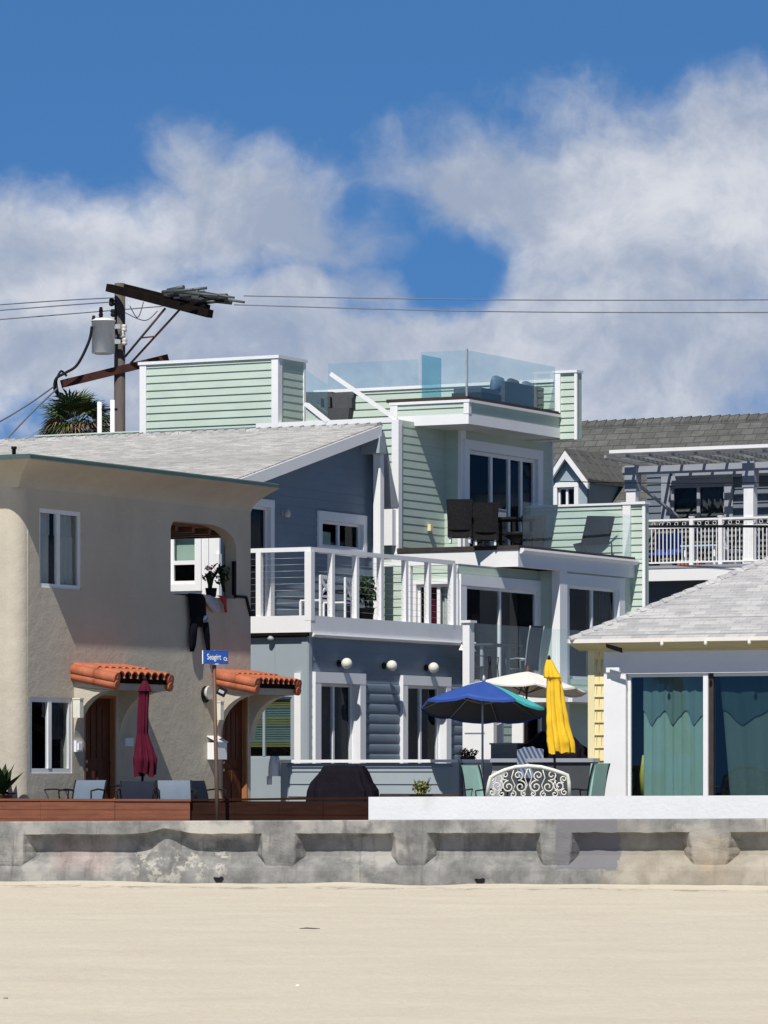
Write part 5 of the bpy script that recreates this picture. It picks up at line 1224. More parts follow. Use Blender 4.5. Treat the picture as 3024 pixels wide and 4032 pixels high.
def open_umbrella(e, r, drop, zh, fab, under, polem, ribm, tilt=(0, 0), panels=8, accent=None, ax=0, scalloped_band=.10, rot0=.2):
    """canopy apex at height zh; tilt about x then y"""
    Mt = Matrix.Rotation(tilt[1], 4, 'Y') @ Matrix.Rotation(tilt[0], 4, 'X')
    T = lambda p: Vector((0, 0, zh))+Mt.to_3x3() @ Vector(p)
    top = MB(); un = MB(); rows = 7
    for k in range(panels):
        a0, a1 = rot0+2*math.pi*k/panels, rot0+2*math.pi*(k+1)/panels
        top.cur = 1 if accent and k in ax else 0
        for i in range(rows):
            for j in range(4):
                def pt(i_, j_, dz):
                    t = i_/rows; a = a0+(a1-a0)*j_/4; rr_ = r*t*(1-.045*math.sin(j_/4*math.pi)*(1 if t > .3 else .5)); sag = .05*math.sin(j_/4*math.pi)*t
                    return T((rr_*math.cos(a), rr_*math.sin(a), -drop*(t**1.15)-sag+dz))
                top.quad(pt(i, j, .006), pt(i, j+1, .006), pt(i+1, j+1, .006), pt(i+1, j, .006), smooth=True); un.quad(pt(i, j, 0), pt(i, j+1, 0), pt(i+1, j+1, 0), pt(i+1, j, 0), smooth=True)
        for j in range(4):
            def ed(j_, dz):
                a = a0+(a1-a0)*j_/4; rr_ = r*(1-.045*math.sin(j_/4*math.pi)); p = T((rr_*math.cos(a), rr_*math.sin(a), -drop-.05*math.sin(j_/4*math.pi)+.006)); return p+Vector((0, 0, dz))
            if scalloped_band: top.quad(ed(j, 0), ed(j+1, 0), ed(j+1, -scalloped_band*(1 if (j+1) % 2 else .8)), ed(j, -scalloped_band*(1 if j % 2 else .8)))
    c_ = top.build('canopy', [fab, accent] if accent else fab, e); un.build('canopy_lining', under, e)
    for k in range(panels):
        a = rot0+2*math.pi*k/panels; mb = MB(); mb.tube([T((.04*math.cos(a), .04*math.sin(a), -.03)), T((r*.97*math.cos(a), r*.97*math.sin(a), -drop*.97-.02))], .011, 5); mb.build('rib', ribm, e)
        mb = MB(); mb.tube([T((.02*math.cos(a), .02*math.sin(a), -.42)), T((r*.5*math.cos(a), r*.5*math.sin(a), -drop*.46-.03))], .010, 5); mb.build('strut', ribm, e)
    mb = MB(); kn = T((0, 0, -.5)); mb.tube([(kn.x, kn.y, 0), kn, T((0, 0, .02))], .021, 10); mb.build('pole', polem, e)
    mb = MB(); tp = T((0, 0, .03)); mb.lathe([(.03, -.03), (.035, .0), (.03, .04), (.008, .09)], 10, tp); mb.build('finial', polem, e)
    mb = MB(); mb.lathe([(.02, 0), (.24, 0), (.25, .05), (.05, .08), (.03, .28), (.02, .28)], 18, (kn.x, kn.y, 0)); mb.build('base', black, e)
e, q = place('open_umbrella', 1905, 2683, 79.0, 'open royal blue umbrella with a turquoise panel and grey lining', 'umbrella', None, 0, G)
open_umbrella(e, 1.16, .50, q.z-G, bluec, undergrey, steel, steel, tilt=(R(-10), R(3)), panels=8, accent=tealc, ax=(7,), scalloped_band=.05, rot0=-.27)
e, q = place('open_umbrella', 2078, 2645, 84.5, 'open cream market umbrella with reddish ribs behind the blue one', 'umbrella', None, 0, G)
open_umbrella(e, 1.18, .33, q.z-G, creamc, creamc, potm, potm, tilt=(R(-4), R(3)), panels=8, scalloped_band=.04, rot0=.1)
# ornate white bench behind the white wall
e, q = place('garden_bench', 2080, 3140, 73.4, 'white garden bench with arched scrollwork back above the white wall', 'bench', None, R(-3), G)
sc_ = 73.4/F; Xb = lambda px: (px-2080)*sc_; Zb = lambda py: HC+(YH-py)*sc_-G
arch = [(1916, 3137), (1925, 3085), (1932, 3060), (1950, 3050), (1985, 3033), (2030, 3020), (2080, 3016), (2130, 3020), (2180, 3033), (2215, 3045), (2234, 3052), (2240, 3080), (2243, 3137)]
mb = MB(); mb.tube([(Xb(x), .0, Zb(y)) for x, y in arch], .034, 8); mb.tube([(Xb(1922), 0, Zb(3137)), (Xb(1920), 0, .0)], .03, 8); mb.tube([(Xb(2242), 0, Zb(3137)), (Xb(2244), 0, .0)], .03, 8); mb.build('back_frame', creamw, e)
mb = MB(); mb.tube([(Xb(1918), 0, .50), (Xb(2242), 0, .50)], .02, 8); mb.build('back_rail', white, e)
mb = MB()
def spiral(cx, cy, r0, a0, turns, dirn, lead=()):
    pts = [(Xb(x), 0, Zb(y)) for x, y in lead]
    for k in range(26):
        t = k/25; a = a0+dirn*turns*2*math.pi*t; r = r0*(1-.80*t); pts.append((Xb(cx+r*math.cos(a)), 0, Zb(cy-r*math.sin(a))))
    mb.tube(pts, .012, 5)
for sg in (-1, 1):
    c_ = lambda x: 2080+sg*x
    for (x, y, r, a, tn, d_) in ((30, 3098, 24, 90, 1.4, 1), (78, 3098, 24, 90, 1.4, -1), (122, 3094, 24, 120, 1.4, 1), (40, 3054, 20, 270, 1.3, -1), (92, 3052, 20, 250, 1.3, 1), (140, 3068, 15, 270, 1.3, -1), (18, 3126, 12, 90, 1.2, -1), (60, 3128, 14, 90, 1.2, 1), (104, 3126, 14, 90, 1.2, -1), (142, 3120, 14, 90, 1.2, 1)):
        aa = math.radians(a) if sg > 0 else math.pi-math.radians(a); spiral(c_(x), y, r, aa, tn, d_*sg, lead=())
    for pts in ([(2080, 3018), (2080+sg*14, 3060), (2080+sg*4, 3090), (2080+sg*20, 3137)], [(2080+sg*55, 3024), (2080+sg*66, 3062), (2080+sg*52, 3092), (2080+sg*70, 3137)], [(2080+sg*110, 3032), (2080+sg*104, 3070), (2080+sg*112, 3100), (2080+sg*130, 3137)]):
        mb.tube([(Xb(x), 0, Zb(y)) for x, y in pts], .010, 5)
mb.build('scrollwork', creamw, e)
mb = MB(); mb.box(Xb(1918), Xb(2242), .03, .48, .42, .45); mb.build('seat', white, e)
for x in (1920, 2240):
    mb = MB(); mb.tube([(Xb(x), .47, .43), (Xb(x), .49, 0)], .025, 8); mb.build('leg', white, e)
    mb = MB(); mb.tube([(Xb(x), .02, .66), (Xb(x), .30, .67), (Xb(x), .48, .62), (Xb(x), .47, .43)], .022, 8); mb.build('armrest', white, e)
# aqua cushioned chairs either side of the bench
def cushion_chair(e, h):
    sling_chair(e, greenc, black, w_=.50, h=h)
    mb = MB(); mb.hexa([(-.2, .19, .42), (.2, .19, .42), (.2, .27, .42), (-.2, .27, .42)], [(-.19, .28, h+.0), (.19, .28, h+.0), (.19, .38, h-.02), (-.19, .38, h-.02)]); mb.build('back_cushion', greenc, e)
e, q = place('cushion_chair', 1915, 3012, 75.6, 'black metal chair with pale green cushion left of the white bench', 'chair', 'cushioned garden chairs', R(128), G); cushion_chair(e, q.z-G)
e, q = place('cushion_chair', 2300, 3006, 75.9, 'black metal chair with aqua cushion beside the yellow corner board', 'chair', 'cushioned garden chairs', R(232), G); cushion_chair(e, q.z-G)
e, q = place('garden_chair', 1895, 3035, 75.2, 'thin dark metal garden chair at the left end of the bench', 'chair', 'cushioned garden chairs', R(-60), G); sling_chair(e, greycloth, black, h=q.z-G, w_=.5)
# covered grills
def cover(e, outline, dpt, sc2, px0, Y, mat):
    """cloth cover: outline rows (y, left, right) in photo pixels at depth Y"""
    mb = MB(); rings = []; rows2 = []
    for (a, b2) in zip(outline, outline[1:]):
        for k in range(4): t = k/4; rows2.append(tuple(a[i]+(b2[i]-a[i])*t for i in range(3)))
    rows2.append(outline[-1])
    for i, (y, l, r) in enumerate(rows2):
        z = HC+(YH-y)*Y/F-G; t = i/(len(rows2)-1); dd = dpt*(.55+.45*t); x0, x1 = (l-px0)*Y/F, (r-px0)*Y/F; ring = []
        n = 30
        for j in range(n):
            a = 2*math.pi*j/n; ex = math.copysign(abs(math.cos(a))**.45, math.cos(a)); ey = math.copysign(abs(math.sin(a))**.45, math.sin(a))
            f = 1+(.07*t)*mnoise.noise(Vector((math.cos(a)*3.1, math.sin(a)*3.1, t*1.2)))+.09*t*math.sin(a*9)*(1 if math.sin(a) < 0 else .3)
            ring.append(((x0+x1)/2+(x1-x0)/2*ex*f, dd*ey*f, z+.015*mnoise.noise(Vector((j*.7, i*.5, 1)))))
        rings.append(ring)
    mb.ring_sweep(rings, True, False); mb.build('cloth_cover', mat, e)
    mb = MB(); mb.box(-.3, .3, -.2, .2, 0, .35); mb.build('cabinet', black, e)
e, q = place('covered_grill', 1350, 3140, 75.3, 'barbecue grill under a black cover behind the dark timber wall', 'grill', None, R(-14), G)
cover(e, [(3014, 1300, 1412), (3018, 1276, 1436), (3040, 1262, 1452), (3080, 1226, 1468), (3112, 1216, 1488), (3160, 1214, 1490), (3230, 1218, 1486)], .34, 1, 1350, 75.3, blackcloth)
e, q = place('covered_grill', 2190, 2985, 79.5, 'black tent-shaped cover behind the yellow umbrella', 'grill', None, R(5), G)
cover(e, [(2868, 2160, 2215), (2880, 2130, 2240), (2925, 2078, 2282), (2950, 2045, 2312), (2975, 2050, 2308), (3060, 2060, 2300)], .4, 1, 2190, 79.5, blackcloth)
m_str, N, b = newmat('striped_towel'); o = N.sep(N.n('ShaderNodeTexCoord').outputs['Object'])
N.put(b.inputs['Base Color'], N.mix(N.m('GREATER_THAN', N.m('SINE', N.m('MULTIPLY', N.m('ADD', o[0], N.m('MULTIPLY', o[2], .5)), 75)), .1), (.06, .08, .13), (.22, .27, .36))); b.inputs['Roughness'].default_value = .9
q = at(2088, 2966, 78.2); mb = MB(); n = 14
for k in range(n):
    x0, x1 = -.24+.48*k/n, -.24+.48*(k+1)/n; hgt_ = lambda x: .12-.30*max(0, x)**1.2-.25*max(0, -x-.05)+.012*math.sin(x*40)
    mb.hexa([(x0, -.05, -.45), (x1, -.05, -.45), (x1, .10, -.45), (x0, .10, -.45)], [(x0, -.02, hgt_(x0)), (x1, -.02, hgt_(x1)), (x1, .10, hgt_(x1)), (x0, .10, hgt_(x0))])
o_ = mb.build('striped_cushion', m_str); o_.location = q; tag(o_, 'blue striped cushion in front of the black tent-shaped cover', 'cushion')
# blue house patio wall
BP = Frame(1806, 79.6)
vb1 = BP.v(1108); zt2 = BP.zv(1450, 2991)
e = empty('blue_patio_wall', BP.w(0, 0, G), BP.th, 'pale blue clapboard patio wall with white cap behind the covered grill', 'low wall')
class PF: pass
mb = MB(); H1 = zt2-G; siding(mb, 'v', 0, .14, vb1-.12, 0, H1-.12, .235, .022, zref=.02); mb.box(.002, .14, .06, vb1-.06, 0, H1-.07); mb.build('wall_face', bluelite, e)
mb = MB(); mb.box(-.10, .18, -.03, vb1+.05, H1-.055, H1); mb.build('cap', white, e)
mb = MB(); mb.box(-.045, .0, .12, vb1-.14, H1-.14, H1-.10); mb.build('trim_rail', bluesid, e)
mb = MB(); mb.box(-.03, .15, -.02, .14, 0, H1-.056); mb.build('post', bluelite, e); mb = MB(); mb.box(-.03, .15, vb1-.16, vb1, 0, H1-.056); mb.build('post', bluelite, e)
mb = MB(); a = vb1+.17; rg = []
for k in range(9):
    t = k/8; rr_ = .13*(1-.35*(1-t)**3); rg.append([(.04+rr_*math.cos(j*math.pi/6), a+rr_*.9*math.sin(j*math.pi/6), H1+.07-.38*t) for j in range(12)])
mb.ring_sweep(rg, True, True); mb.tube([(.0, a+.09, H1-.31), (.0, a+.09, H1-.47)], .05, 8); mb.build('end_cap', white, e)
# rendered block wall at the end of it, dark low wall with grey coping
e = empty('rendered_wall', BP.w(.1, -.05, G), BP.th, 'short pale grey rendered wall right of the blue patio wall', 'low wall')
mb = MB(); mb.box(-.02, .2, BP.v(1932)+.05, -.0, 0, BP.zv(1850, 3003)-G); mb.build('wall_face', paint('grey_render', (.36, .37, .375), .9, .08, 2, 30, .2, .005), e); 
mb = MB(); mb.box(-.05, .23, BP.v(1932)+.03, .01, BP.zv(1850, 3003)-G, BP.zv(1850, 2990)-G); mb.build('coping', white, e)
DW = Frame(2335, 77.6)
e = empty('dark_garden_wall', DW.w(0, 0, G), DW.th, 'dark slate garden wall with grey coping behind the white bench', 'low wall')
vd1 = DW.v(1938); hd = DW.zv(2130, 2986)-G; slate = paint('slate_render', (.055, .062, .07), .85, .15, 2, 30, .2, .005)
mb = MB(); mb.box(0, .2, 0, vd1, 0, hd-.07); mb.build('wall_face', slate, e); mb = MB(); mb.box(-.05, .25, -.02, vd1+.02, hd-.07, hd); mb.build('coping', greytrim, e)
e, q = place('planter_box', 2003, 2985, 79.8, 'weathered grey timber box on the dark garden wall', 'planter', None, R(-28), G)
mb = MB(); zz = HC+(YH-2932)*79.8/F-G; mb.box(-.27, .27, -.2, .2, 0, zz); mb.build('box', paint('weathered_board', (.27, .25, .225), .85, .15, 3, 30, .2, .004, stretch=(1, 1, 8)), e)
mb = MB(); mb.box(-.28, .28, -.21, .21, zz*.5-.01, zz*.5); mb.box(-.29, .29, -.22, .22, zz, zz+.03); mb.build('lid', greytrim, e)
# white gate between the blue and green houses
GF = Frame(1936, 84.0); vg = GF.v(1830)
e = empty('white_gate', GF.w(0, 0, G), GF.th, 'white panelled gate under the blue umbrella', 'gate')
zg = GF.zv(1880, 2846)-G; mb = MB(); mb.box(0, .05, .14, vg, 0, zg); mb.build('gate_panel', white, e); mb = MB(); mb.box(-.012, .0, .15, vg, GF.zv(1880, 2888)-G, GF.zv(1880, 2884)-G); mb.build('gate_rail', greytrim, e)
mb = MB(); mb.box(-.04, .10, -.06, .13, 0, zg+.14); mb.build('gate_post', white, e)
# plants
def leafball(e, n, c, rx, rz_, size, mats, seed, name='foliage'):
    random.seed(seed)
    for mi, m_ in enumerate(mats):
        mb = MB()
        for k in range(n//len(mats)):
            d_ = Vector((random.gauss(0, 1), random.gauss(0, 1), random.gauss(0, 1))).normalized()*random.random()**.45
            p = Vector(c)+Vector((d_.x*rx, d_.y*rx, d_.z*rz_)); nn = Vector((random.gauss(0, 1), random.gauss(0, 1), random.gauss(0, 1))).normalized(); t = nn.orthogonal().normalized()*size*random.uniform(.6, 1.3); u_ = nn.cross(t).normalized()*size*.45
            mb.quad(p-t, p+u_, p+t, p-u_)
        mb.build(name, m_, e)
e, q = place('potted_shrub', 1658, 3098, 74.3, 'small yellow-green shrub in a dark trough before the blue patio wall', 'plant', None, 0, G)
zc_ = q.z-G
random.seed(5); mb = MB()
for k in range(16):
    a = random.random()*6.28; L_ = random.uniform(.10, .2); mb.tube([(0, 0, zc_-.16), (L_*math.cos(a), L_*math.sin(a)*.7, zc_+random.uniform(-.02, .17))], .005, 4)
mb.build('stem', leafd, e); leafball(e, 190, (0, 0, zc_-.02), .17, .13, .035, [leafy, leafg, leafy], 4)
mb = MB(); mb.hexa([(-.16, -.12, .0), (.16, -.12, 0), (.16, .12, 0), (-.16, .12, 0)], [(-.2, -.15, zc_-.13), (.2, -.15, zc_-.13), (.2, .15, zc_-.13), (-.2, .15, zc_-.13)]); mb.build('pot', black, e)
ft = Frame(1800, 74.6, -12.6); e = empty('planter_trough', ft.w(ft.s(1492), 0, G), ft.th, 'long low black planter trough at the foot of the blue patio wall', 'planter')
Lt = -ft.s(1492); zt3 = ft.zu(1650, 3128)-G; mb = MB(); mb.box(0, Lt, .12, .30, 0, zt3); mb.build('box', black, e); mb = MB(); mb.box(-.01, Lt+.01, .10, .12, zt3-.05, zt3+.01); mb.box(-.01, Lt+.01, .30, .32, zt3-.05, zt3+.01); mb.build('rim', rail_bl, e)
e, q = place('red_flowers', 1842, 2968, 79.8, 'dark red geraniums in a pot at the end of the blue patio wall', 'plant', None, 0, G)
zc_ = q.z-G; leafball(e, 110, (0, 0, zc_-.03), .19, .10, .035, [leafd, leafg], 8); leafball(e, 150, (0, 0, zc_+.02), .21, .09, .028, [redf, maroon], 9, 'flowers')
mb = MB(); mb.lathe([(.08, zc_-.30), (.14, zc_-.08), (.15, zc_-.05), (.10, zc_-.05)], 14); mb.box(-.05, .05, -.05, .05, 0, zc_-.28); mb.build('pot', potm, e)
e, q = place('agave_plant', 4, 3145, 73.6, 'dark green agave with broad pointed leaves at the left edge', 'plant', None, 0, G)
zc_ = q.z-G+.08; mb = MB(); random.seed(21)
for k in range(26):
    az = random.uniform(0, 6.28); el = random.uniform(.1, 1.45); L_ = random.uniform(.55, 1.0) if el > .6 else random.uniform(.25, .38); wd_ = random.uniform(.08, .13)
    dr = Vector((math.cos(az)*math.cos(el), math.sin(az)*math.cos(el), math.sin(el))); sd = dr.cross(Vector((0, 0, 1))).normalized(); prev = None
    for i in range(7):
        t = i/6; p = Vector((0, 0, zc_))+dr*L_*t+Vector((dr.x, dr.y, -.4))*(.18*t*t); w_ = wd_*(math.sin(min(1, t*1.25+.25)*math.pi)**.7 if t < 1 else 0)*.9
        cur = (p-sd*w_, p+Vector((0, 0, -w_*.5)), p+sd*w_)
        if prev: mb.quad(prev[0], prev[1], cur[1], cur[0]); mb.quad(prev[1], prev[2], cur[2], cur[1])
        prev = cur
mb.build('leaves', leafd, e); mb = MB(); mb.lathe([(.14, 0), (.2, zc_-.02), (.22, zc_), (.12, zc_)], 16); mb.build('pot', potm, e)
# street sign
e, q = place('street_sign', 856, 3225, 71.3, 'blue and white street name sign on a thin brown post', 'street sign', None, 0, G)
sc_ = 71.3/F; X = lambda px: (px-856)*sc_; Z = lambda py: HC+(YH-py)*sc_-G
mb = MB(); mb.tube([(X(856), 0, 0), (X(852), 0, Z(3050)), (X(843), 0, Z(2610))], [.033, .033, .03], 10); mb.build('post', brown_m, e)
rzs = R(34)
bl = MB(); bl.box(-.215, .245, -.012, .012, -.11, .11); bl.box(-.2, .23, -.016, -.0125, -.095, .095)
sgn = bl.build('sign_blade', signblue, e); sgn.location = (X(848), -.05, Z(2588)); sgn.rotation_euler = (0, 0, rzs)
mb = MB(); mb.box(-.22, .25, -.0155, .0165, .098, .112); mb.box(-.22, .25, -.0155, .0165, -.112, -.098); fr_ = mb.build('sign_border', signblue, sgn)
def text(body, size, parent, loc_, rot, mat, bold=.012, sxx=1.0):
    cu_ = bpy.data.curves.new('lettering', 'FONT'); cu_.body = body; cu_.size = size; cu_.extrude = .002; cu_.align_x = 'CENTER'; cu_.align_y = 'CENTER'; cu_.offset = bold
    to = bpy.data.objects.new('lettering_source', cu_); COL.objects.link(to); dg = bpy.context.evaluated_depsgraph_get(); me = bpy.data.meshes.new_from_object(to.evaluated_get(dg)); bpy.data.objects.remove(to)
    me.materials.clear(); me.materials.append(mat); o_ = bpy.data.objects.new('lettering', me); COL.objects.link(o_); o_.parent = parent; o_.location = loc_; o_.rotation_euler = rot; o_.scale = (sxx, 1, 1); return o_
text('Seagirt', .135, sgn, (-.035, -.019, .0), (R(90), 0, 0), signwhite, .0005, .74); text('Ct', .085, sgn, (.185, -.019, -.03), (R(90), 0, 0), signwhite, .002, .8)
mb = MB(); mb.box(-.008, .008, -.30, .30, -.11, .11); s2 = mb.build('sign_blade', signwhite, e, ); s2.location = (X(806), .03, Z(2588)); s2.rotation_euler = (0, 0, R(-10)); s2.scale = (1, .55, 1)
mb = MB(); mb.box(X(836), X(862), -.07, .03, Z(2618), Z(2612)); mb.tube([(X(845), 0, Z(2612)), (X(845), 0, Z(2560))], .02, 8); mb.build('bracket', steel, e)
mb = MB(); mb.bar((X(858), -.03, Z(2716)), (X(890), -.03, Z(2732)), .05, .14); mb.build('small_plate', black, e); mb = MB(); mb.bar((X(862), -.06, Z(2719)), (X(882), -.06, Z(2728)), .01, .05); mb.build('plate_sticker', greycloth, e)
# wetsuit and cloths hung over the loggia parapet
e = LH.thing(ux(770), -.06, lz0, 'hanging_wetsuit', 'black wetsuit hung to dry over the loggia parapet, legs dangling', 'wetsuit')
def hp_(px, py, o_=.06): s = ux(px, -o_); return (s-ux(770), -o_+.06, LH.z(py, s, -o_)-lz0)
def limb(pts, flat=.45):
    rings = []
    for (px, py, wd) in pts:
        c_ = hp_(px, py); r = wd/2*78/F/.47
        rings.append([(c_[0]+r*math.cos(j*math.pi/5), c_[1]+min(r, .10)*flat*math.sin(j*math.pi/5)-.02, c_[2]) for j in range(10)])
    return rings
mb = MB(); mb.ring_sweep(limb([(770, 2338, 62), (772, 2350, 66), (775, 2400, 62), (778, 2440, 62), (780, 2468, 58)]), True, True); mb.ring_sweep(limb([(760, 2455, 26), (757, 2500, 24), (755, 2540, 20), (752, 2566, 12)]), True, True); mb.ring_sweep(limb([(804, 2450, 22), (811, 2500, 18), (815, 2545, 14), (817, 2566, 10)]), True, True)
mb.box(-.30, .28, .0, .40, -.02, .03); mb.build('suit', neoprene, e)
mb = MB(); mb.ring_sweep(limb([(800, 2424, 20), (799, 2436, 26), (795, 2452, 20)], .6), True, True); mb.build('knee_patch', slingblue, e)
def cloth(name, lab, pts, mat, cat):
    e_ = LH.thing(ux(770), -.06, lz0, name, lab, cat); mb = MB(); mb.ring_sweep(limb(pts, .5), True, True); mb.build('cloth', mat, e_); return e_
cloth('hanging_towel', 'grey towel with white end hung beside the wetsuit', [(800, 2342, 40), (818, 2352, 52), (832, 2378, 44), (842, 2398, 32), (848, 2410, 16)], greycloth, 'towel')
cloth('hanging_strap', 'short dark red strap hanging over the parapet', [(868, 2346, 36), (876, 2352, 22), (882, 2380, 9), (886, 2412, 8)], red_strap, 'strap')
e = LH.thing(ux(848), .12, lz0, 'potted_flower', 'dark potted plant with one red flower on the loggia parapet', 'plant')
def lp2(px, py): return (ux(px, .12)-ux(848, .12), 0, LH.z(py, ux(px, .12), .12)-lz0)
mb = MB()
for a in ([(848, 2340), (846, 2290), (850, 2250)], [(850, 2320), (858, 2280), (885, 2240), (905, 2230)], [(846, 2300), (836, 2265)], [(890, 2240), (895, 2290), (905, 2330)]): mb.tube([lp2(*p) for p in a], .03, 6)
mb.build('stem', leafd, e); random.seed(2); c_ = lp2(848, 2238); leafball(e, 40, c_, .09, .05, .035, [redf], 3, 'flower'); c_ = lp2(890, 2262); leafball(e, 90, c_, .20, .22, .05, [leafd], 5); c_ = lp2(842, 2275); leafball(e, 40, c_, .12, .10, .04, [leafd], 6)
mb = MB(); mb.lathe([(.05, 0), (.09, .02), (.11, .18), (.08, .18)], 12, (0.05, 0, 0)); mb.build('pot', black, e)
# furniture on the balcony of the blue house
def xchair(e):
    mb = MB(); mb.box(-.25, .25, -.24, .24, .43, .46); mb.build('seat', trimw, e)
    for x in (-.24, .24):
        mb = MB(); mb.box(x-.025, x+.025, .21, .25, 0, .95); mb.build('leg', trimw, e); mb = MB(); mb.box(x-.025, x+.025, -.25, -.21, 0, .43); mb.build('leg', trimw, e)
    mb = MB(); mb.box(-.24, .24, .215, .245, .88, .96); mb.box(-.24, .24, .215, .245, .50, .55); mb.bar((-.22, .23, .55), (.22, .23, .88), .03, .05); mb.bar((.22, .225, .55), (-.22, .225, .88), .03, .05); mb.build('back_frame', trimw, e)
for px, v, rz, lb in ((1245, 1.0, R(0), 'white X-back chair nearer the corner post of the balcony'), (1330, 1.15, R(12), 'white X-back chair beside the dark balcony plant')):
    xchair(BH.thing(BH.s(px, v), v, zF1-.05, 'balcony_chair', lb, 'chair', 'white balcony chairs', rz=R(180)+rz))
e = BH.thing(BH.s(1440, 1.2), 1.2, zF1-.05, 'balcony_plant', 'dark leafy potted plant on the blue house balcony', 'plant'); leafball(e, 200, (0, 0, .75), .32, .36, .07, [leafd, leafg], 12); mb = MB(); mb.lathe([(.13, 0), (.19, .36), (.21, .38), (.15, .38)], 14); mb.tube([(0, 0, .36), (0, 0, .7)], .02, 6); mb.build('pot', black, e)
e = BH.thing(BH.s(1370, 1.5), 1.5, zF1-.05, 'balcony_table', 'dark table behind the white balcony chairs', 'table'); mb = MB(); mb.box(-.6, .6, -.35, .35, .70, .74); mb.build('table_top', slingnavy, e)
for x in (-.5, .5):
    for y in (-.28, .28): mb = MB(); mb.box(x-.03, x+.03, y-.03, y+.03, 0, .70); mb.build('leg', slingnavy, e)
# green house terrace: wicker chairs, table, lounger
def wchair(e, h=.93):
    mb = MB(); mb.box(-.26, .26, -.26, .26, .12, .46); mb.build('seat', wicker, e)
    mb = MB(); rg = []
    for k in range(7):
        t = k/6; y = .22+.10*t; z = .28+(h-.28)*t; w_ = .25+.035*t; rg.append([(-w_, y+.03*(1-math.cos(0)), z), (-w_*.5, y+.035, z), (w_*.5, y+.035, z), (w_, y, z), (w_, y+.05, z), (w_*.5, y+.085, z), (-w_*.5, y+.085, z), (-w_, y+.05, z)])
    mb.ring_sweep(rg, True, False); mb.build('backrest', wicker, e)
    for x in (-.21, .21):
        for y in (-.2, .2): mb = MB(); mb.box(x-.022, x+.022, y-.022, y+.022, .0, .14); mb.build('leg', trimw, e)
zT_ = zd1+.036
for px, v, rz, lb in ((1812, -2.2, R(176), 'dark wicker terrace chair nearest the lit siding'), (1908, -2.2, R(184), 'dark wicker terrace chair left of the table'), (2095, -1.3, R(-70), 'dark wicker terrace chair right of the table')):
    wchair(GH.thing(GH.s(px, v), v, zT_, 'terrace_chair', lb, 'chair', 'wicker chairs on the green house terrace', rz=rz+R(0) if px > 2000 else rz-R(62)+R(0)))
e = GH.thing(GH.s(1998, -1.5), -1.5, zT_, 'terrace_table', 'dark square table on the green house terrace', 'table'); mb = MB(); mb.box(-.5, .5, -.45, .45, .70, .75); mb.build('table_top', wicker, e)
for x in (-.42, .42):
    for y in (-.38, .38): mb = MB(); mb.box(x-.03, x+.03, y-.03, y+.03, 0, .70); mb.build('leg', wicker, e)
q = (GH.s(1962, -1.5), -1.5); e = GH.thing(q[0], q[1], zT_+.75, 'napkin_box', 'small pale box standing on the terrace table', 'box'); mb = MB(); mb.box(-.20, .20, -.1, .1, 0, .16); mb.box(-.21, .21, -.11, .11, .16, .18); mb.build('box', greycloth, e)
e = GH.thing(min(GH.s(2392, vD+.8), sD-.35), vD+.8, zT_, 'terrace_lounger', 'grey sling lounger behind the glass at the terrace end', 'sun lounger', rz=R(-62)+R(195))
mb = MB(); mb.hexa([(-.31, -.15, .34), (.31, -.15, .34), (.31, -.13, .36), (-.31, -.13, .36)], [(-.31, .30, .92), (.31, .30, .92), (.31, .32, .94), (-.31, .32, .94)]); mb.build('backrest', darkgrey, e)
mb = MB(); mb.box(-.31, .31, -1.2, -.15, .32, .345); mb.build('seat', darkgrey, e)
for x in (-.32, .32):
    mb = MB(); mb.tube([(x, -1.2, .33), (x, -.15, .34), (x, .31, .93)], .018, 6); mb.build('side_rail', black, e)
    for y in (-1.1, .1): mb = MB(); mb.tube([(x, y, .34), (x, y+.03, 0)], .018, 6); mb.build('leg', black, e)
e = GH.thing(GH.s(2040, -2.3), -2.3, zT_, 'fire_bowl', 'low dark bowl on the terrace below the table', 'bowl'); mb = MB(); mb.lathe([(.12, 0), (.16, .04), (.10, .12), (.30, .28), (.33, .36), (.30, .36), (.08, .20)], 16); mb.build('bowl', black, e)
mb = MB(); s_ = GH.s(1685); z_ = GH.zu(1685, 2075); mb.box(s_-.06, s_+.06, -.10, -.02, z_-.09, z_+.06); GH.build(mb, 'outlet_box', yellowtrim)
mb = MB(); v_ = GH.v(1540); 
# roof deck sofa and armchairs
e = GH.thing(GH.s(2035, vO+.55), vO+.55, zo1-.06, 'roof_sofa', 'dark grey sectional sofa behind the roof deck glass', 'sofa')
L_ = GH.s(2195, vO+.55)-GH.s(2035, vO+.55); L2 = GH.s(2035, vO+.55)-GH.s(1895, vO+.55)
mb = MB(); mb.box(-L2, L_-.05, -.02, .75, .08, .38); mb.build('base', wicker, e)
mb = MB(); mb.box(-L2*.45, L_-.05, -.10, .08, .1, .70); mb.build('backrest', darkgrey, e)
random.seed(4)
for k in range(4):
    x = -L2*.4+(L_+L2*.4-.4)*k/3.2; mb = MB(); rg = []
    for j in range(5):
        t = j/4; g_ = math.sin(t*math.pi)**.5 if 0 < t < 1 else .35; rg.append([(x+.30*math.cos(a*math.pi/6)*1.0, .12+.16*g_*math.sin(a*math.pi/6)+.0, .42+.38*t+.03*math.sin(a)) for a in range(12)])
    mb.ring_sweep(rg, True, True); mb.build('cushion', darkgrey if k % 2 else slingblue, e)
mb = MB(); mb.box(-L2, -L2*.5, .0, .7, .38, .48); mb.build('seat_cushion', darkgrey, e)
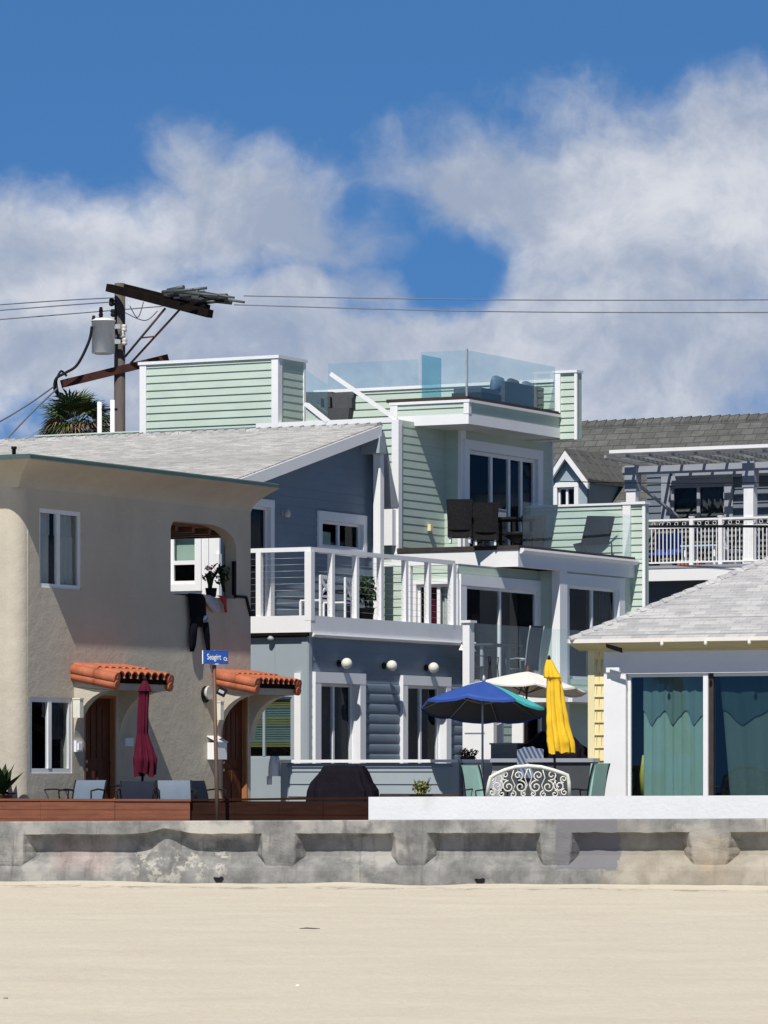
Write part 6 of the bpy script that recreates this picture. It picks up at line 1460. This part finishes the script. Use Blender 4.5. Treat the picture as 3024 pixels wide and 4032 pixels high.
for px, py, lb, k in ((1235, 1540, 'grey covered armchair nearest the stair house', 0), (1320, 1545, 'dark grey armchair with flared arms on the roof deck', 1)):
    s_ = 3.0; v_ = GH.v(px, s_); e = GH.thing(s_, v_, ztop, 'deck_armchair', lb, 'armchair', 'dark armchairs on the roof deck', rz=R(20))
    hh_ = GH.z(py, s_, v_)-ztop
    mb = MB(); mb.hexa([(-.3, -.3, .05), (.35, -.3, .05), (.35, .3, .05), (-.3, .3, .05)], [(-.32, -.38, hh_*.6), (.38, -.38, hh_*.6), (.38, .34, hh_*.6), (-.32, .34, hh_*.6)]); mb.build('seat', darkgrey, e)
    mb = MB(); mb.hexa([(.15, -.36, hh_*.6), (.38, -.38, hh_*.6), (.38, .34, hh_*.6), (.15, .34, hh_*.6)], [(.22, -.40, hh_), (.42, -.44, hh_), (.42, .38, hh_), (.22, .36, hh_)]); mb.build('backrest', darkgrey, e)
    for y in (-.38, .34): mb = MB(); mb.box(-.3, .3, y-.05, y+.05, hh_*.6, hh_*.85); mb.build('armrest', darkgrey, e)
# lower deck: table, towels and chairs
e = GH.thing(GH.s(1935, vR-.5), vR-.5, zl1, 'deck_table', 'pale table on the middle deck behind the white newel post', 'table'); hh_ = GH.zu(1935, 2536, vR-.5)-zl1
mb = MB(); mb.box(-.55, .9, -.3, .3, hh_-.04, hh_); mb.build('table_top', darkgrey, e)
for x in (-.45, .8): mb = MB(); mb.box(x-.03, x+.03, -.03, .03, 0, hh_-.04); mb.build('leg', greytrim, e)
e = GH.thing(GH.s(1900, vR-.62), vR-.62, zl1, 'deck_chair', 'chair with a white towel on the middle deck', 'chair', 'chairs on the middle deck', rz=R(10)); sling_chair(e, darkgrey, black, h=GH.zu(1900, 2530, vR-.6)-zl1)
e2 = GH.thing(GH.s(1905, vR-.62), vR-.62, GH.zu(1905, 2545, vR-.62), 'white_towel', 'white towel draped over the deck chair', 'towel', rz=R(10)); mb = MB(); mb.hexa([(-.26, .24, -.10), (.26, .24, -.10), (.30, .46, -.08), (-.30, .46, -.08)], [(-.2, .30, .06), (.22, .30, .05), (.24, .42, .06), (-.22, .42, .05)]); mb.build('cloth', white, e2)
e = GH.thing(GH.s(2060, vR-.5), vR-.5, zl1, 'deck_chair', 'high-backed chair on the middle deck near the porch column', 'chair', 'chairs on the middle deck', rz=R(170)); sling_chair(e, darkgrey, steel, h=GH.zu(2060, 2466, vR-.5)-zl1, w_=.5)
# things on the far balcony
e = FH.thing(sF_+1.2, FH.v(2775, sF_+1.2), zs1+.02, 'balcony_table', 'pale blue table behind the white balusters far right', 'table'); mb = MB(); mb.box(-.4, .4, -.5, .5, .56, .60); mb.build('table_top', paint('pale_blue_table', (.35, .50, .66), .5, .05), e)
for x in (-.3, .3):
    for y in (-.4, .4): mb = MB(); mb.box(x-.03, x+.03, y-.03, y+.03, 0, .56); mb.build('leg', trimw, e)
e = FH.thing(sF_+.6, FH.v(2722, sF_+.6), zs1+.02, 'orange_crate', 'low orange and white crate behind the white balusters', 'crate'); mb = MB(); mb.box(-.2, .2, -.3, .3, 0, .16); mb.build('box', tile, e); mb = MB(); mb.box(-.21, .21, -.31, .31, .16, .2); mb.build('lid', white, e)
e = FH.thing(sF_+1.0, FH.v(2880, sF_+1.0), zs1+.02, 'balcony_chair', 'white chair on the far pergola balcony', 'chair'); xchair(e)
e = FH.thing(sF_+1.3, FH.v(2620, sF_+1.3), zs1+.02, 'balcony_bench', 'dark blue bench on the far pergola balcony', 'bench'); mb = MB(); mb.box(-.2, .25, -.35, .35, .38, .45); mb.build('seat', bluec, e); mb = MB(); mb.box(.22, .28, -.35, .35, .45, .95); mb.build('backrest', bluec, e)
for y in (-.3, .3): mb = MB(); mb.box(-.18, .24, y-.03, y+.03, 0, .38); mb.build('leg', black, e)

# small things lying on the sand
def sand_at(px, py):
    Y = F*HC/(py-YH); return at(px, py, Y)
q = sand_at(1218, 3660); mb = MB(); mb.tube([(-.11, 0, .01), (-.03, .02, .016), (.05, -.01, .012), (.12, .01, .01)], [.004, .008, .007, .003], 6); o_ = mb.build('twig', pole_w); o_.location = q; tag(o_, 'thin grey twig lying on the open sand', 'twig')
q = sand_at(1172, 3885); mb = MB(); mb.lathe([(.004, .0), (.022, .004), (.018, .014), (.004, .020)], 9); o_ = mb.build('shell', creamc); o_.location = q; tag(o_, 'small pale shell on the sand near the bottom', 'shell')
q = sand_at(22, 3936); mb = MB(); mb.hexa([(-.02, -.012, .004), (.015, -.012, .004), (.02, .012, .006), (-.015, .014, .006)], [(-.018, -.008, .014), (.012, -.01, .012), (.016, .01, .016), (-.01, .01, .014)]); o_ = mb.build('dry_leaf', leafo); o_.location = q; tag(o_, 'tiny olive dry leaf on the sand at the left edge', 'leaf')
